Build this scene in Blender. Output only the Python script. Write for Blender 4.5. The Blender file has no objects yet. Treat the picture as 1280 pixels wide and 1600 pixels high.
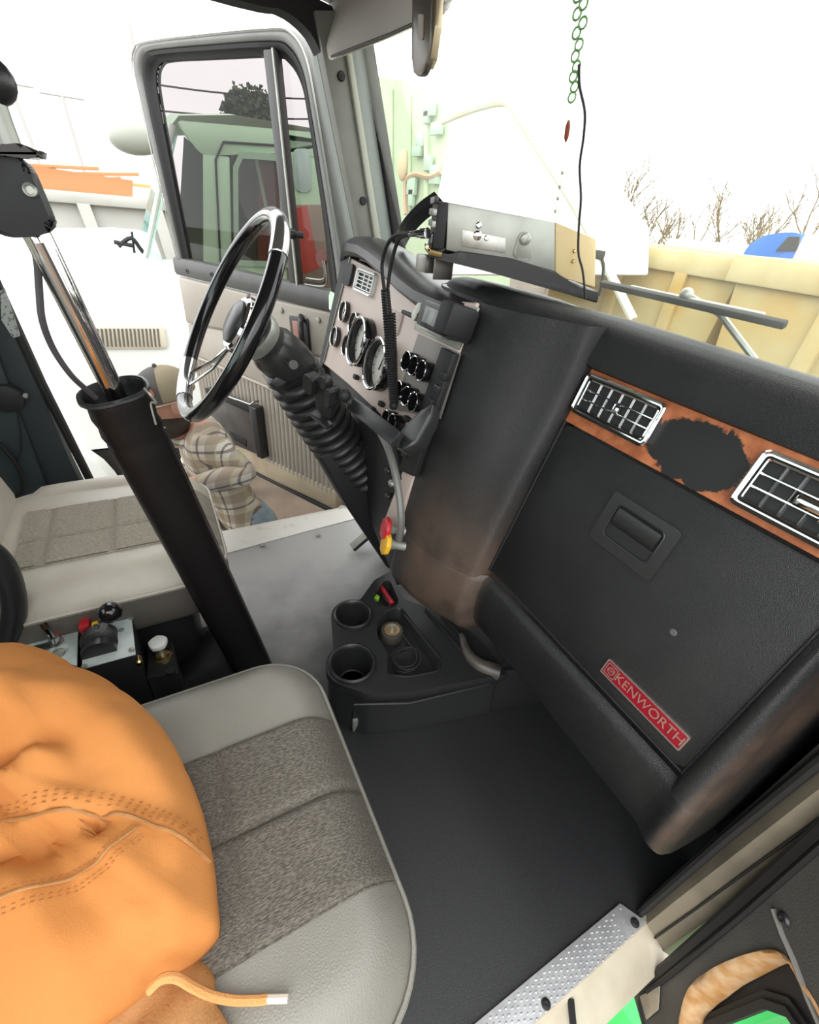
import bpy, bmesh, math, random
from mathutils import Vector as V, Matrix
random.seed(7)
S = bpy.context.scene
COL = S.collection
# ---------------------------------------------------------------- camera (1280x1600 frame)
CAM = V((0, 0, 1.25)); FPX = 699.7
AX = V((0.4594, 0.5298, -0.7129)); AY = V((0.8840, -0.1954, 0.4245)); AZ = V((0.0856, -0.8253, -0.5581))
cam = bpy.data.cameras.new('camera'); cob = bpy.data.objects.new('camera', cam); COL.objects.link(cob)
cam.sensor_fit = 'VERTICAL'; cam.sensor_height = 24; cam.sensor_width = 19.2
cam.lens = FPX / 1600 * 24; cam.clip_start = .01; cam.clip_end = 400
rows = [AX, AY, AZ]
mw = Matrix.Identity(4)
for i in range(3):
    mw[i][0] = rows[i].x; mw[i][1] = -rows[i].y; mw[i][2] = -rows[i].z; mw[i][3] = CAM[i]
cob.matrix_world = mw
S.camera = cob
# ---------------------------------------------------------------- sky, exposure
S.view_settings.view_transform = 'Standard'; S.view_settings.look = 'None'
S.view_settings.gamma = 1; S.view_settings.use_curve_mapping = False
S.view_settings.exposure = 0.0
w = bpy.data.worlds.new('overcast'); S.world = w; w.use_nodes = True
nt = w.node_tree; nt.nodes.clear()
wo = nt.nodes.new('ShaderNodeOutputWorld'); bg = nt.nodes.new('ShaderNodeBackground')
tc = nt.nodes.new('ShaderNodeTexCoord'); sp = nt.nodes.new('ShaderNodeSeparateXYZ')
cr = nt.nodes.new('ShaderNodeValToRGB'); nz = nt.nodes.new('ShaderNodeTexNoise'); mx = nt.nodes.new('ShaderNodeMix')
mp = nt.nodes.new('ShaderNodeMapping'); mp.inputs['Scale'].default_value = (1, 1, 3)
mx.data_type = 'RGBA'; mx.blend_type = 'MULTIPLY'; mx.inputs[0].default_value = .35
nt.links.new(tc.outputs['Generated'], sp.inputs[0]); nt.links.new(sp.outputs['Z'], cr.inputs[0])
nt.links.new(tc.outputs['Generated'], mp.inputs[0]); nt.links.new(mp.outputs[0], nz.inputs['Vector'])
nz.inputs['Scale'].default_value = 2.2; nz.inputs['Detail'].default_value = 4
e = cr.color_ramp.elements; e[0].position = 0.0; e[0].color = (.80, .82, .84, 1); e[1].position = 1; e[1].color = (1, 1, 1, 1)
nt.links.new(cr.outputs[0], mx.inputs[6]); nt.links.new(nz.outputs['Fac'], mx.inputs[7])
nt.links.new(mx.outputs[2], bg.inputs[0]); bg.inputs[1].default_value = 4.3
nt.links.new(bg.outputs[0], wo.inputs[0])
sun = bpy.data.lights.new('sun_through_cloud', 'SUN'); sun.energy = 1.0; sun.angle = math.radians(50); sun.color = (1, .97, .93)
so = bpy.data.objects.new('sun_through_cloud', sun); COL.objects.link(so)
so.rotation_euler = V((-.75, .62, -.75)).to_track_quat('-Z', 'Y').to_euler()   # high, from behind the open passenger door

# ---------------------------------------------------------------- helpers
def ray(px, py):
    c = V((px - 640, py - 800, FPX)); return V((AX.dot(c), AY.dot(c), AZ.dot(c))).normalized()
def PL(px, py, p0, n):
    d = ray(px, py); p0 = V(p0); n = V(n); return CAM + d * ((p0 - CAM).dot(n) / d.dot(n))
def atx(px, py, x): return PL(px, py, (x, 0, 0), (1, 0, 0))
def aty(px, py, y): return PL(px, py, (0, y, 0), (0, 1, 0))
def atz(px, py, z): return PL(px, py, (0, 0, z), (0, 0, 1))
ORG = {}
def root(name, label, cat, loc=(0, 0, 0), group=None):
    o = bpy.data.objects.new(name, None); COL.objects.link(o); o.location = loc; o.empty_display_size = .05
    o['label'] = label; o['category'] = cat
    if group: o['group'] = group
    ORG[o] = V(loc); return o
def tag(o, label, cat, group=None):
    o['label'] = label; o['category'] = cat
    if group: o['group'] = group
    return o
def struct(o): o['kind'] = 'structure'; return o
def frame(axis, up=(0, 0, 1)):
    a = V(axis).normalized(); u = V(up)
    if abs(a.dot(u.normalized())) > .98: u = V((0, 1, 0)) if abs(a.y) < .9 else V((1, 0, 0))
    x = u.cross(a).normalized(); y = a.cross(x); return x, y, a
def cat(pts, n=6, closed=False):
    P = [V(p) for p in pts]; out = []; m = len(P)
    for i in range(m if closed else m - 1):
        g = (lambda k: P[k % m]) if closed else (lambda k: P[max(0, min(m - 1, k))])
        a, b, c, d = g(i - 1), g(i), g(i + 1), g(i + 2)
        for k in range(n):
            t = k / n
            out.append(.5 * ((2 * b) + (c - a) * t + (2 * a - 5 * b + 4 * c - d) * t * t + (3 * b - a - 3 * c + d) * t ** 3))
    if not closed: out.append(P[-1])
    return out
class M:
    def __init__(s): s.b = bmesh.new()
    def box(s, c, size, ax=None, bev=0, seg=2):
        ax = ax or (V((1, 0, 0)), V((0, 1, 0)), V((0, 0, 1))); c = V(c)
        vs = []
        for k in range(8):
            q = [(-.5, .5)[(k >> i) & 1] * size[i] for i in range(3)]
            vs.append(s.b.verts.new(c + ax[0] * q[0] + ax[1] * q[1] + ax[2] * q[2]))
        fs = [s.b.faces.new([vs[i] for i in f]) for f in ((0, 2, 3, 1), (4, 5, 7, 6), (0, 1, 5, 4), (2, 6, 7, 3), (0, 4, 6, 2), (1, 3, 7, 5))]
        if bev:
            ed = list({e for f in fs for e in f.edges})
            bmesh.ops.bevel(s.b, geom=ed, offset=bev, segments=seg, affect='EDGES', profile=.5)
        return s
    def loft(s, rws, closed=False, caps=False):
        R = [[s.b.verts.new(V(p)) for p in r] for r in rws]
        n = len(R[0])
        for a, b in zip(R, R[1:]):
            for j in range(n if closed else n - 1):
                k = (j + 1) % n
                try: s.b.faces.new((a[j], a[k], b[k], b[j]))
                except ValueError: pass
        if caps and closed:
            s.b.faces.new(R[0][::-1]); s.b.faces.new(R[-1])
        return s
    def tube(s, pts, r, n=8, closed=False, flat=1.0, up=None):
        P = [V(p) for p in pts]; m = len(P); rr = r if isinstance(r, (list, tuple)) else [r] * m
        t0 = (P[1] - P[0]).normalized(); x, y, _ = frame(t0, up or (0, 0, 1)); rws = []
        for i in range(m):
            a = P[(i - 1) % m] if (closed or i > 0) else P[i]; b = P[(i + 1) % m] if (closed or i < m - 1) else P[i]
            t = (b - a).normalized() if (b - a).length > 1e-9 else t0
            x = (x - t * x.dot(t)); x = x.normalized() if x.length > 1e-6 else frame(t)[0]; y = t.cross(x)
            rws.append([P[i] + (x * math.cos(k * 2 * math.pi / n) + y * math.sin(k * 2 * math.pi / n) * flat) * rr[i] for k in range(n)])
        if closed: rws.append(rws[0]); s.loft(rws, True); bmesh.ops.remove_doubles(s.b, verts=s.b.verts, dist=1e-6)
        else: s.loft(rws, True, True)
        return s
    def cyl(s, a, b, r, r2=None, n=16): return s.tube([a, b], [r, r if r2 is None else r2], n)
    def lathe(s, prof, o, axis, n=24, up=(0, 0, 1), caps=True):
        x, y, a = frame(axis, up); o = V(o)
        rws = [[o + a * h + (x * math.cos(k * 2 * math.pi / n) + y * math.sin(k * 2 * math.pi / n)) * max(r, 1e-5) for k in range(n)] for r, h in prof]
        return s.loft(rws, True, caps)
    def prism(s, poly, vec, bev=0, seg=2):
        vec = V(vec); a = [s.b.verts.new(V(p)) for p in poly]; c = [s.b.verts.new(V(p) + vec) for p in poly]; n = len(a)
        fs = [s.b.faces.new(a[::-1]), s.b.faces.new(c)] + [s.b.faces.new((a[i], a[(i + 1) % n], c[(i + 1) % n], c[i])) for i in range(n)]
        if bev:
            ed = list({e for f in fs for e in f.edges})
            bmesh.ops.bevel(s.b, geom=ed, offset=bev, segments=seg, affect='EDGES', profile=.5)
        return s
    def ring(s, outer, inner, vec):      # frame between two polygons with equal counts, extruded by vec
        vec = V(vec); n = len(outer)
        return s.loft([[V(p) for p in outer], [V(p) + vec for p in outer], [V(p) + vec for p in inner], [V(p) for p in inner], [V(p) for p in outer]], True)
    def ball(s, c, r, sc=(1, 1, 1), ax=None, u=16, v=10):
        ax = ax or (V((1, 0, 0)), V((0, 1, 0)), V((0, 0, 1))); c = V(c); rws = []
        for i in range(v + 1):
            th = math.pi * i / v
            rws.append([c + r * (ax[0] * (sc[0] * max(math.sin(th), 1e-4) * math.cos(2 * math.pi * k / u)) + ax[1] * (sc[1] * max(math.sin(th), 1e-4) * math.sin(2 * math.pi * k / u)) + ax[2] * (sc[2] * math.cos(th))) for k in range(u)])
        return s.loft(rws, True, True)
    def obj(s, name, mat, parent=None, ang=35, flatshade=False):
        p = parent; o0 = V((0, 0, 0))
        while p is not None:
            o0 += ORG.get(p, V((0, 0, 0))); p = p.parent
        bmesh.ops.recalc_face_normals(s.b, faces=s.b.faces)
        if o0.length: bmesh.ops.translate(s.b, verts=s.b.verts, vec=-o0)
        me = bpy.data.meshes.new(name); s.b.to_mesh(me); s.b.free(); me.materials.append(mat)
        if not flatshade:
            me.shade_smooth()
            try: me.set_sharp_from_angle(angle=math.radians(ang))
            except Exception: pass
        o = bpy.data.objects.new(name, me); COL.objects.link(o); o.parent = parent
        return o
def copytree(o, loc=None, label=None):
    def cp(a, par):
        c = a.copy(); COL.objects.link(c); c.parent = par
        for ch in list(a.children):
            cp(ch, c)
        return c
    c = cp(o, None)
    if loc is not None: c.location = loc
    if label: c['label'] = label
    return c
def rrect(c, u, v, w_, h_, r, n=5):       # rounded rectangle polygon
    out = []; c = V(c); u = V(u); v = V(v)
    for (sx, sy, a0) in ((1, 1, 0), (-1, 1, 90), (-1, -1, 180), (1, -1, 270)):
        for k in range(n + 1):
            a = math.radians(a0 + 90 * k / n)
            out.append(c + u * (sx * (w_ / 2 - r) + r * math.cos(a)) + v * (sy * (h_ / 2 - r) + r * math.sin(a)))
    return out
def rpoly(pts, r, n=4):                   # round the corners of a polygon
    P = [V(p) for p in pts]; out = []; m = len(P)
    for i in range(m):
        a, b, c = P[i - 1], P[i], P[(i + 1) % m]
        d1 = min(r, (a - b).length * .45); d2 = min(r, (c - b).length * .45)
        p = b + (a - b).normalized() * d1; q = b + (c - b).normalized() * d2
        for k in range(n + 1):
            t = k / n; out.append(p * (1 - t) ** 2 + b * 2 * t * (1 - t) + q * t * t)
    return out

# ---------------------------------------------------------------- materials
def mat(name, col, rough=.5, metal=0.0, col2=None, nscale=20, bump=0.0, bscale=200, btype='noise', spec=.5, coat=0, lo=.35, hi=.65, stretch=None, detail=4, sheen=0):
    m = bpy.data.materials.new(name); m.use_nodes = True; t = m.node_tree; b = t.nodes['Principled BSDF']
    b.inputs['Base Color'].default_value = (*col, 1); b.inputs['Roughness'].default_value = rough; b.inputs['Metallic'].default_value = metal
    b.inputs['Specular IOR Level'].default_value = spec; b.inputs['Coat Weight'].default_value = coat
    if sheen: b.inputs['Sheen Weight'].default_value = sheen
    c = t.nodes.new('ShaderNodeTexCoord'); mpn = t.nodes.new('ShaderNodeMapping'); t.links.new(c.outputs['Object'], mpn.inputs[0])
    if stretch: mpn.inputs['Scale'].default_value = stretch
    if col2:
        n = t.nodes.new('ShaderNodeTexNoise'); n.inputs['Scale'].default_value = nscale; n.inputs['Detail'].default_value = detail
        r = t.nodes.new('ShaderNodeValToRGB'); r.color_ramp.elements[0].position = lo; r.color_ramp.elements[1].position = hi
        r.color_ramp.elements[0].color = (*col, 1); r.color_ramp.elements[1].color = (*col2, 1)
        t.links.new(mpn.outputs[0], n.inputs['Vector']); t.links.new(n.outputs['Fac'], r.inputs[0]); t.links.new(r.outputs[0], b.inputs['Base Color'])
    if bump:
        if btype == 'voronoi':
            n = t.nodes.new('ShaderNodeTexVoronoi'); n.feature = 'DISTANCE_TO_EDGE'; o = n.outputs['Distance']
        elif btype == 'wave':
            n = t.nodes.new('ShaderNodeTexWave'); o = n.outputs['Color']
        else:
            n = t.nodes.new('ShaderNodeTexNoise'); n.inputs['Detail'].default_value = 3; o = n.outputs['Fac']
        n.inputs['Scale'].default_value = bscale; t.links.new(mpn.outputs[0], n.inputs['Vector'])
        bn = t.nodes.new('ShaderNodeBump'); bn.inputs['Strength'].default_value = bump; bn.inputs['Distance'].default_value = .002
        t.links.new(o, bn.inputs['Height']); t.links.new(bn.outputs[0], b.inputs['Normal'])
    return m
def glass(name, tint, refl=1.45, dust=0.0, dustcol=(.9, .9, .85)):
    m = bpy.data.materials.new(name); m.use_nodes = True; t = m.node_tree; t.nodes.clear()
    o = t.nodes.new('ShaderNodeOutputMaterial'); tr = t.nodes.new('ShaderNodeBsdfTransparent'); gl = t.nodes.new('ShaderNodeBsdfGlossy')
    lw = t.nodes.new('ShaderNodeLayerWeight'); lw.inputs[0].default_value = .5; pw = t.nodes.new('ShaderNodeMath'); pw.operation = 'POWER'; pw.inputs[1].default_value = 5; t.links.new(lw.outputs['Facing'], pw.inputs[0]); fr = t.nodes.new('ShaderNodeMath'); fr.operation = 'MULTIPLY_ADD'; fr.inputs[1].default_value = .9; fr.inputs[2].default_value = ((refl - 1) / (refl + 1)) ** 2; t.links.new(pw.outputs[0], fr.inputs[0]); mxs = t.nodes.new('ShaderNodeMixShader')
    tr.inputs[0].default_value = (*tint, 1); gl.inputs['Roughness'].default_value = .02
    t.links.new(fr.outputs[0], mxs.inputs[0]); t.links.new(tr.outputs[0], mxs.inputs[1]); t.links.new(gl.outputs[0], mxs.inputs[2]); last = mxs
    if dust:
        tl = t.nodes.new('ShaderNodeBsdfTranslucent'); tl.inputs[0].default_value = (*dustcol, 1)
        n = t.nodes.new('ShaderNodeTexNoise'); n.inputs['Scale'].default_value = 5; n.inputs['Detail'].default_value = 6
        mr = t.nodes.new('ShaderNodeMapRange'); mr.inputs[1].default_value = .3; mr.inputs[2].default_value = .7; mr.inputs[3].default_value = dust * .5; mr.inputs[4].default_value = dust * 1.5
        c = t.nodes.new('ShaderNodeTexCoord'); t.links.new(c.outputs['Object'], n.inputs['Vector']); t.links.new(n.outputs['Fac'], mr.inputs[0])
        m2 = t.nodes.new('ShaderNodeMixShader'); t.links.new(mr.outputs[0], m2.inputs[0]); t.links.new(mxs.outputs[0], m2.inputs[1]); t.links.new(tl.outputs[0], m2.inputs[2]); last = m2
    t.links.new(last.outputs[0], o.inputs[0]); return m
LEATHER = mat('dash_leather', (.0105, .0112, .0118), .44, col2=(.0155, .016, .016), nscale=9, bump=.42, bscale=460, btype='voronoi', spec=.38)
WORN = mat('worn_dash_leather', (.0115, .012, .0124), .39, col2=(.016, .0165, .0165), nscale=9, lo=.35, hi=.65, bump=.42, bscale=460, btype='voronoi', spec=.5)
PLAST = mat('black_plastic', (.022, .0225, .023), .33, spec=.5, bump=.12, bscale=400)
PLASTM = mat('matte_black_plastic', (.012, .012, .013), .6, bump=.15, bscale=300)
GLOSSB = mat('gloss_black', (.008, .008, .009), .16, coat=.3)
RUBBER = mat('black_rubber', (.014, .014, .014), .62, bump=.2, bscale=120)
CHROME = mat('chrome', (.82, .82, .82), .08, 1.0)
STEEL = mat('brushed_steel', (.42, .435, .39), .42, .65, col2=(.34, .35, .31), nscale=18)
ALU = mat('diamond_tread_aluminium', (.62, .62, .63), .5, .45, col2=(.5, .5, .52), nscale=60)
FLOORM = mat('speckled_floor_mat', (.014, .0145, .016), .5, col2=(.040, .041, .043), nscale=420, lo=.5, hi=.68, bump=.25, bscale=500, spec=.7)
VINYL = mat('grey_seat_vinyl', (.225, .216, .186), .40, col2=(.26, .25, .217), nscale=6, bump=.35, bscale=260, btype='voronoi')
VINYLD = mat('beige_seat_vinyl', (.50, .46, .39), .38, col2=(.56, .52, .44), nscale=6, bump=.35, bscale=260, btype='voronoi')
TWEED = mat('grey_tweed', (.085, .077, .064), .95, col2=(.185, .166, .14), nscale=600, lo=.38, hi=.66, bump=1.0, bscale=520, stretch=(1, .28, 1), spec=.2, detail=3)
TWEEDD = mat('beige_tweed', (.28, .25, .205), .95, col2=(.42, .38, .31), nscale=520, lo=.38, hi=.66, bump=.8, bscale=330, stretch=(1, .35, 1), spec=.2, detail=3)
DUCK = mat('orange_duck_canvas', (.53, .205, .055), .9, col2=(.60, .25, .075), nscale=5, bump=.35, bscale=700, spec=.15, lo=.3, hi=.7)
DUCKD = mat('brown_duck_lining', (.36, .17, .06), .9, col2=(.46, .24, .10), nscale=30, bump=.5, bscale=350, spec=.15)
THREAD = mat('tan_thread', (.40, .15, .042), .8)
PANELB = mat('pinkish_beige_panel', (.56, .465, .41), .38, col2=(.62, .515, .455), nscale=3)
DOORB = mat('beige_door_vinyl', (.36, .325, .275), .45, col2=(.42, .38, .32), nscale=5, bump=.3, bscale=260, btype='voronoi')
DOORL = mat('stained_beige_door_skirt', (.50, .42, .30), .6, col2=(.30, .22, .13), nscale=7, lo=.45, hi=.8)
TRIMG = mat('grey_beige_trim', (.20, .20, .175), .5, col2=(.23, .23, .20), nscale=12, bump=.2, bscale=300)
SAGE = mat('sage_grey_paint', (.30, .34, .31), .4)
SLATE = mat('dark_slate_trim', (.030, .040, .045), .6, col2=(.038, .048, .054), nscale=8, bump=.3, bscale=500)
HEADL = mat('grey_headliner_vinyl', (.17, .155, .135), .4, col2=(.21, .19, .165), nscale=8, bump=.25, bscale=200, btype='voronoi')
WOOD = mat('worn_burl_trim', (.30, .085, .030), .35, col2=(.50, .17, .065), nscale=35, lo=.35, hi=.65, coat=0, spec=.3)
CREAM = mat('cream_painted_sill', (.62, .55, .43), .5, col2=(.45, .38, .28), nscale=9, lo=.45, hi=.8)
WHITE = mat('white_paint', (.80, .81, .79), .3, coat=.3)
MINT = mat('mint_green_paint', (.46, .72, .47), .4, col2=(.52, .76, .52), nscale=2)
RED = mat('red_plastic', (.50, .02, .03), .35)
BADGE = mat('red_badge_enamel', (.22, .004, .014), .5, col2=(.28, .008, .022), nscale=20, spec=.2)
YELLOW = mat('yellow_plastic', (.75, .42, .02), .35)
GREEN = mat('bright_green_paint', (.06, .62, .13), .55)
LIME = mat('lime_plastic', (.30, .62, .05), .4)
BLUE = mat('blue_paint', (.03, .16, .55), .35)
PALE = mat('pale_plate', (.62, .68, .66), .4, col2=(.5, .56, .55), nscale=30)
BRASS = mat('brass', (.62, .47, .22), .25, 1.0)
DIALF = mat('gauge_face', (.62, .60, .56), .4)
DIALK = mat('dark_gauge_face', (.03, .03, .032), .4)
CARD = mat('tan_cardboard', (.66, .52, .27), .8, col2=(.72, .58, .33), nscale=10)
BIN = mat('weathered_yellow_bin', (.44, .27, .05), .7, col2=(.46, .38, .17), nscale=1.6, lo=.35, hi=.6)
BINT = mat('pale_bin_top', (.56, .49, .26), .7, col2=(.48, .38, .17), nscale=3)
LUMB = mat('orange_lumber', (.48, .19, .075), .7, col2=(.54, .27, .12), nscale=2, stretch=(1, .1, 1))
LUMBY = mat('yellow_lumber', (.55, .36, .14), .7)
GROUND = mat('gravel_ground', (.075, .050, .034), .9, col2=(.14, .10, .07), nscale=3, bump=.6, bscale=25)
BARK = mat('bare_twig_bark', (.20, .145, .06), .9)
LEAFD = mat('dark_evergreen', (.035, .06, .025), .8, col2=(.06, .09, .04), nscale=8)
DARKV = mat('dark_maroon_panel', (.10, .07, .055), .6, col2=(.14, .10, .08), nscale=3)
REDP = mat('faded_red_paint', (.42, .06, .04), .5)
SKIN = mat('skin', (.62, .33, .235), .5)
HAIR = mat('dark_beard_hair', (.05, .035, .025), .8, bump=.8, bscale=250)
DENIM = mat('pale_denim', (.30, .40, .48), .85, col2=(.40, .50, .57), nscale=30, bump=.4, bscale=500)
CAPD = mat('charcoal_cap_cloth', (.10, .095, .085), .8, bump=.3, bscale=400)
CAPM = mat('tan_cap_mesh', (.36, .30, .20), .85, bump=.7, bscale=500, btype='voronoi')
FOAM = mat('torn_tan_foam', (.46, .22, .06), .95, col2=(.60, .40, .22), nscale=30, bump=1, bscale=90)
DTRIM = mat('dark_grey_door_trim', (.055, .053, .048), .5, col2=(.075, .07, .062), nscale=8, bump=.3, bscale=220, btype='voronoi')
WINDSH = glass('windshield_glass', (.97, .98, .96), 1.3, .03, (.95, .97, .88))
TINT = glass('tinted_door_glass', (.56, .535, .53), 1.3)
CLEAR = glass('clear_glass', (.85, .93, .90), 1.45)
GTEAL = glass('green_windshield_glass', (.75, .95, .88), 1.4, .35, (.8, .97, .93))
# mat paler toward the driver side: door daylight painted in, mottled with dust
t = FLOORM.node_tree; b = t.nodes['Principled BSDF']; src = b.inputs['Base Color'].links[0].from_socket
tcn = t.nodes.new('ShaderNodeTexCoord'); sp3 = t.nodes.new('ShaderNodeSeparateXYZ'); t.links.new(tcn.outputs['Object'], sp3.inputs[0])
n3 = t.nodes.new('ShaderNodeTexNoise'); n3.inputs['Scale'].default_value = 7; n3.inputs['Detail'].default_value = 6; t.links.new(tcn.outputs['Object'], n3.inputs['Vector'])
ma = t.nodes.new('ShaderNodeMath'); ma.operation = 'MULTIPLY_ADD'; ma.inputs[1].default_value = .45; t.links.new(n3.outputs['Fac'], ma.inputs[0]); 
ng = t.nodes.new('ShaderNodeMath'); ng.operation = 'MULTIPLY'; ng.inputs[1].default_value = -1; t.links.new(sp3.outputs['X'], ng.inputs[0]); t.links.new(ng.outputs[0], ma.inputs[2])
mr = t.nodes.new('ShaderNodeMapRange'); mr.name = 'door_light_dust'; mr.interpolation_type = 'SMOOTHSTEP'; mr.inputs[1].default_value = .92; mr.inputs[2].default_value = 1.75; mr.inputs[4].default_value = .9; t.links.new(ma.outputs[0], mr.inputs[0])
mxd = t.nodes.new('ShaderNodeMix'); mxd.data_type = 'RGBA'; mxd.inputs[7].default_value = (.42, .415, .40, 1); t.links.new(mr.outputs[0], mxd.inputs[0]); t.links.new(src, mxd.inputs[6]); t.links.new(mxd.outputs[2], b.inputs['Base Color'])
# brown rubbed-through wear on the tower foot and along the right-hand ridge
t = WORN.node_tree; b = t.nodes['Principled BSDF']; src = b.inputs['Base Color'].links[0].from_socket
tcn = t.nodes.new('ShaderNodeTexCoord'); sp3 = t.nodes.new('ShaderNodeSeparateXYZ'); t.links.new(tcn.outputs['Object'], sp3.inputs[0])
def mrange(sock, a, b_, lo, hi):
    q = t.nodes.new('ShaderNodeMapRange'); q.interpolation_type = 'SMOOTHSTEP'
    for i, v_ in zip((1, 2, 3, 4), (a, b_, lo, hi)): q.inputs[i].default_value = v_
    t.links.new(sock, q.inputs[0]); return q.outputs[0]
def mth(op, a, b_):
    q = t.nodes.new('ShaderNodeMath'); q.operation = op
    for i, v_ in enumerate((a, b_)):
        if isinstance(v_, (int, float)): q.inputs[i].default_value = v_
        else: t.links.new(v_, q.inputs[i])
    return q.outputs[0]
X_, Z_ = sp3.outputs['X'], sp3.outputs['Z']
foot = mth('MULTIPLY', mth('MULTIPLY', mrange(X_, .185, .225, 1, 0), mrange(X_, -.05, .04, .15, 1)), mrange(Z_, .50, .80, 1, 0))
ridge = mth('MULTIPLY', mth('MULTIPLY', mrange(X_, .736, .750, 0, .9), mrange(X_, .758, .770, 1, 0)), mrange(Z_, .60, .95, 1, .3))
n3 = t.nodes.new('ShaderNodeTexNoise'); n3.name = 'brown_wear'; n3.inputs['Scale'].default_value = 14; n3.inputs['Detail'].default_value = 7; t.links.new(tcn.outputs['Object'], n3.inputs['Vector'])
wear = mth('MULTIPLY', mth('MAXIMUM', foot, ridge), mrange(n3.outputs['Fac'], .30, .62, .45, .9))
mxd = t.nodes.new('ShaderNodeMix'); mxd.data_type = 'RGBA'; mxd.inputs[7].default_value = (.105, .072, .053, 1); t.links.new(wear, mxd.inputs[0]); t.links.new(src, mxd.inputs[6]); t.links.new(mxd.outputs[2], b.inputs['Base Color'])

# ================================================================ CAB SHELL
XL, XR = -1.68, 0.0
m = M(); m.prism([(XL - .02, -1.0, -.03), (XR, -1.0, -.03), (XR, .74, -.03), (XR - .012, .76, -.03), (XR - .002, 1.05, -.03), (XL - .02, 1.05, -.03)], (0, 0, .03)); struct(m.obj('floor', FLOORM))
# firewall beyond the pedals and under the dash
m = M(); m.box((-.85, 1.04, .5), (1.75, .03, 1.0)); struct(m.obj('wall_front', PLASTM))
m = M()
for c_, s_ in (((-.85, -.98, .465), (1.75, .04, .97)), ((-.85, -.98, 1.65), (1.75, .04, .20)), ((-1.62, -.98, 1.25), (.21, .04, .60)), ((-.08, -.98, 1.25), (.21, .04, .60))): m.box(c_, s_)
struct(m.obj('wall_rear', SLATE))
m = M(); m.box((-.85, -.985, 1.25), (1.33, .006, .60)); struct(m.obj('window_2', CLEAR))
# roof panel: over the cab, its front edge over the windshield header
m = M()
m.loft([[(x, y, z + .03 * (1 - ((x + .84) / .9) ** 2)) for x in [XL - .05 + i * (1.75 / 10) for i in range(11)]] for y, z in ((-1.0, 1.74), (-.2, 1.75), (.35, 1.735), (.6, 1.70), (.70, 1.665))])
m.loft([[(x, y, z + .03 * (1 - ((x + .84) / .9) ** 2)) for x in [XL - .05 + i * (1.75 / 10) for i in range(11)]] for y, z in ((-1.0, 1.78), (.35, 1.775), (.72, 1.70))])
struct(m.obj('ceiling', HEADL))
# header over the driver door opening, curving down into the front pillar
q = [(atx(370, 0, XL)), (atx(440, 15, XL)), (atx(480, 45, XL)), (atx(498, 75, XL)), (atx(512, 105, XL))]
m = M()
inner = [V((XL, -1.0, 1.60)), V((XL, -.3, 1.645))] + q
inner = cat(inner, 4)
outer = [V((XL, p.y + (.06 if i > len(inner) - 9 else 0), max(1.76 - .9 * max(0, p.y - .45), p.z + .02))) for i, p in enumerate(inner)]
m.loft([inner, outer, [p + V((-.06, 0, 0)) for p in outer], [p + V((-.06, 0, 0)) for p in inner], inner]); struct(m.obj('trim_1', PLASTM))
# left front pillar: three strips between door edge and windshield, bolts
top = [atx(px, 95, -1.665) for px in (507, 541, 550, 574, 588)]; bot = [atx(px, 375, -1.665) for px in (562, 584, 594, 616, 632)]
low = [b + (b - t) * .5 for t, b in zip(top, bot)]; top = [t + (t - b) * .22 for t, b in zip(top, bot)]
def strip(i, j, dx, mt, name, th=.05):
    a = [top[i], top[j], low[j], low[i]]
    m = M(); m.prism([p + V((dx, 0, 0)) for p in a], (-th, 0, 0), .004); return m.obj(name, mt, pil)
pil = M(); pil.prism([top[0] + V((-.05, 0, 0)), top[4] + V((-.05, 0, 0)), low[4] + V((-.05, 0, 0)), low[0] + V((-.05, 0, 0))], (-.04, 0, 0)); pil = struct(pil.obj('trim_2', SAGE))
strip(0, 1, .0, TRIMG, 'inner_panel'); strip(1, 2, .012, mat('pale_pillar_lip', (.42, .43, .36), .4), 'lip'); strip(2, 3, -.012, SAGE, 'painted_flange'); strip(3, 4, .004, RUBBER, 'windshield_seal')
for px, py in ((533, 119), (567, 314)):
    c = atx(px, py, -1.665); m = M(); m.lathe([(.0, .008), (.010, .008), (.012, .003), (.012, 0), (.009, -.002)], c, (1, 0, 0), 14); m.lathe([(.0045, .009), (.0045, .0095)], c, (1, 0, 0), 8); m.obj('bolt', PLASTM, pil)
# rear jamb of the driver door opening with its black seal
m = M(); m.prism([(XL, -1.0, 0), (XL, -.30, 0), (XL, -.335, .45), (XL, -.352, 1.0), (XL, -.352, 1.62), (XL, -1.0, 1.70)], (-.06, 0, 0)); wl = struct(m.obj('wall_left', SLATE))
m = M(); m.prism([(XL + .01, -.42, .30), (XL + .01, -.395, 1.0), (XL + .01, -.395, 1.5), (XL + .01, -.95, 1.5), (XL + .01, -.95, .30)], (.018, 0, 0), .008); m.obj('trim_pad', mat('slate_pad', (.035, .047, .052), .65, bump=.3, bscale=600), wl)
m = M(); m.tube([(XL - .01, -.285, .02), (XL - .01, -.300, .358), (XL - .01, -.335, .72), (XL - .01, -.352, 1.0), (XL - .01, -.352, 1.6)], .022, 8, flat=.6); m.obj('door_seal', RUBBER, wl)
# label on the seal (pale strip)
m = M(); m.prism([atx(0, 455, XL + .015), atx(7, 450, XL + .015), atx(32, 525, XL + .015), atx(20, 528, XL + .015), atx(2, 500, XL + .015)], (-.004, 0, 0)); m.obj('sticker', mat('grey_sticker', (.35, .36, .34), .5, col2=(.1, .1, .1), nscale=120, lo=.55, hi=.6), wl)
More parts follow.
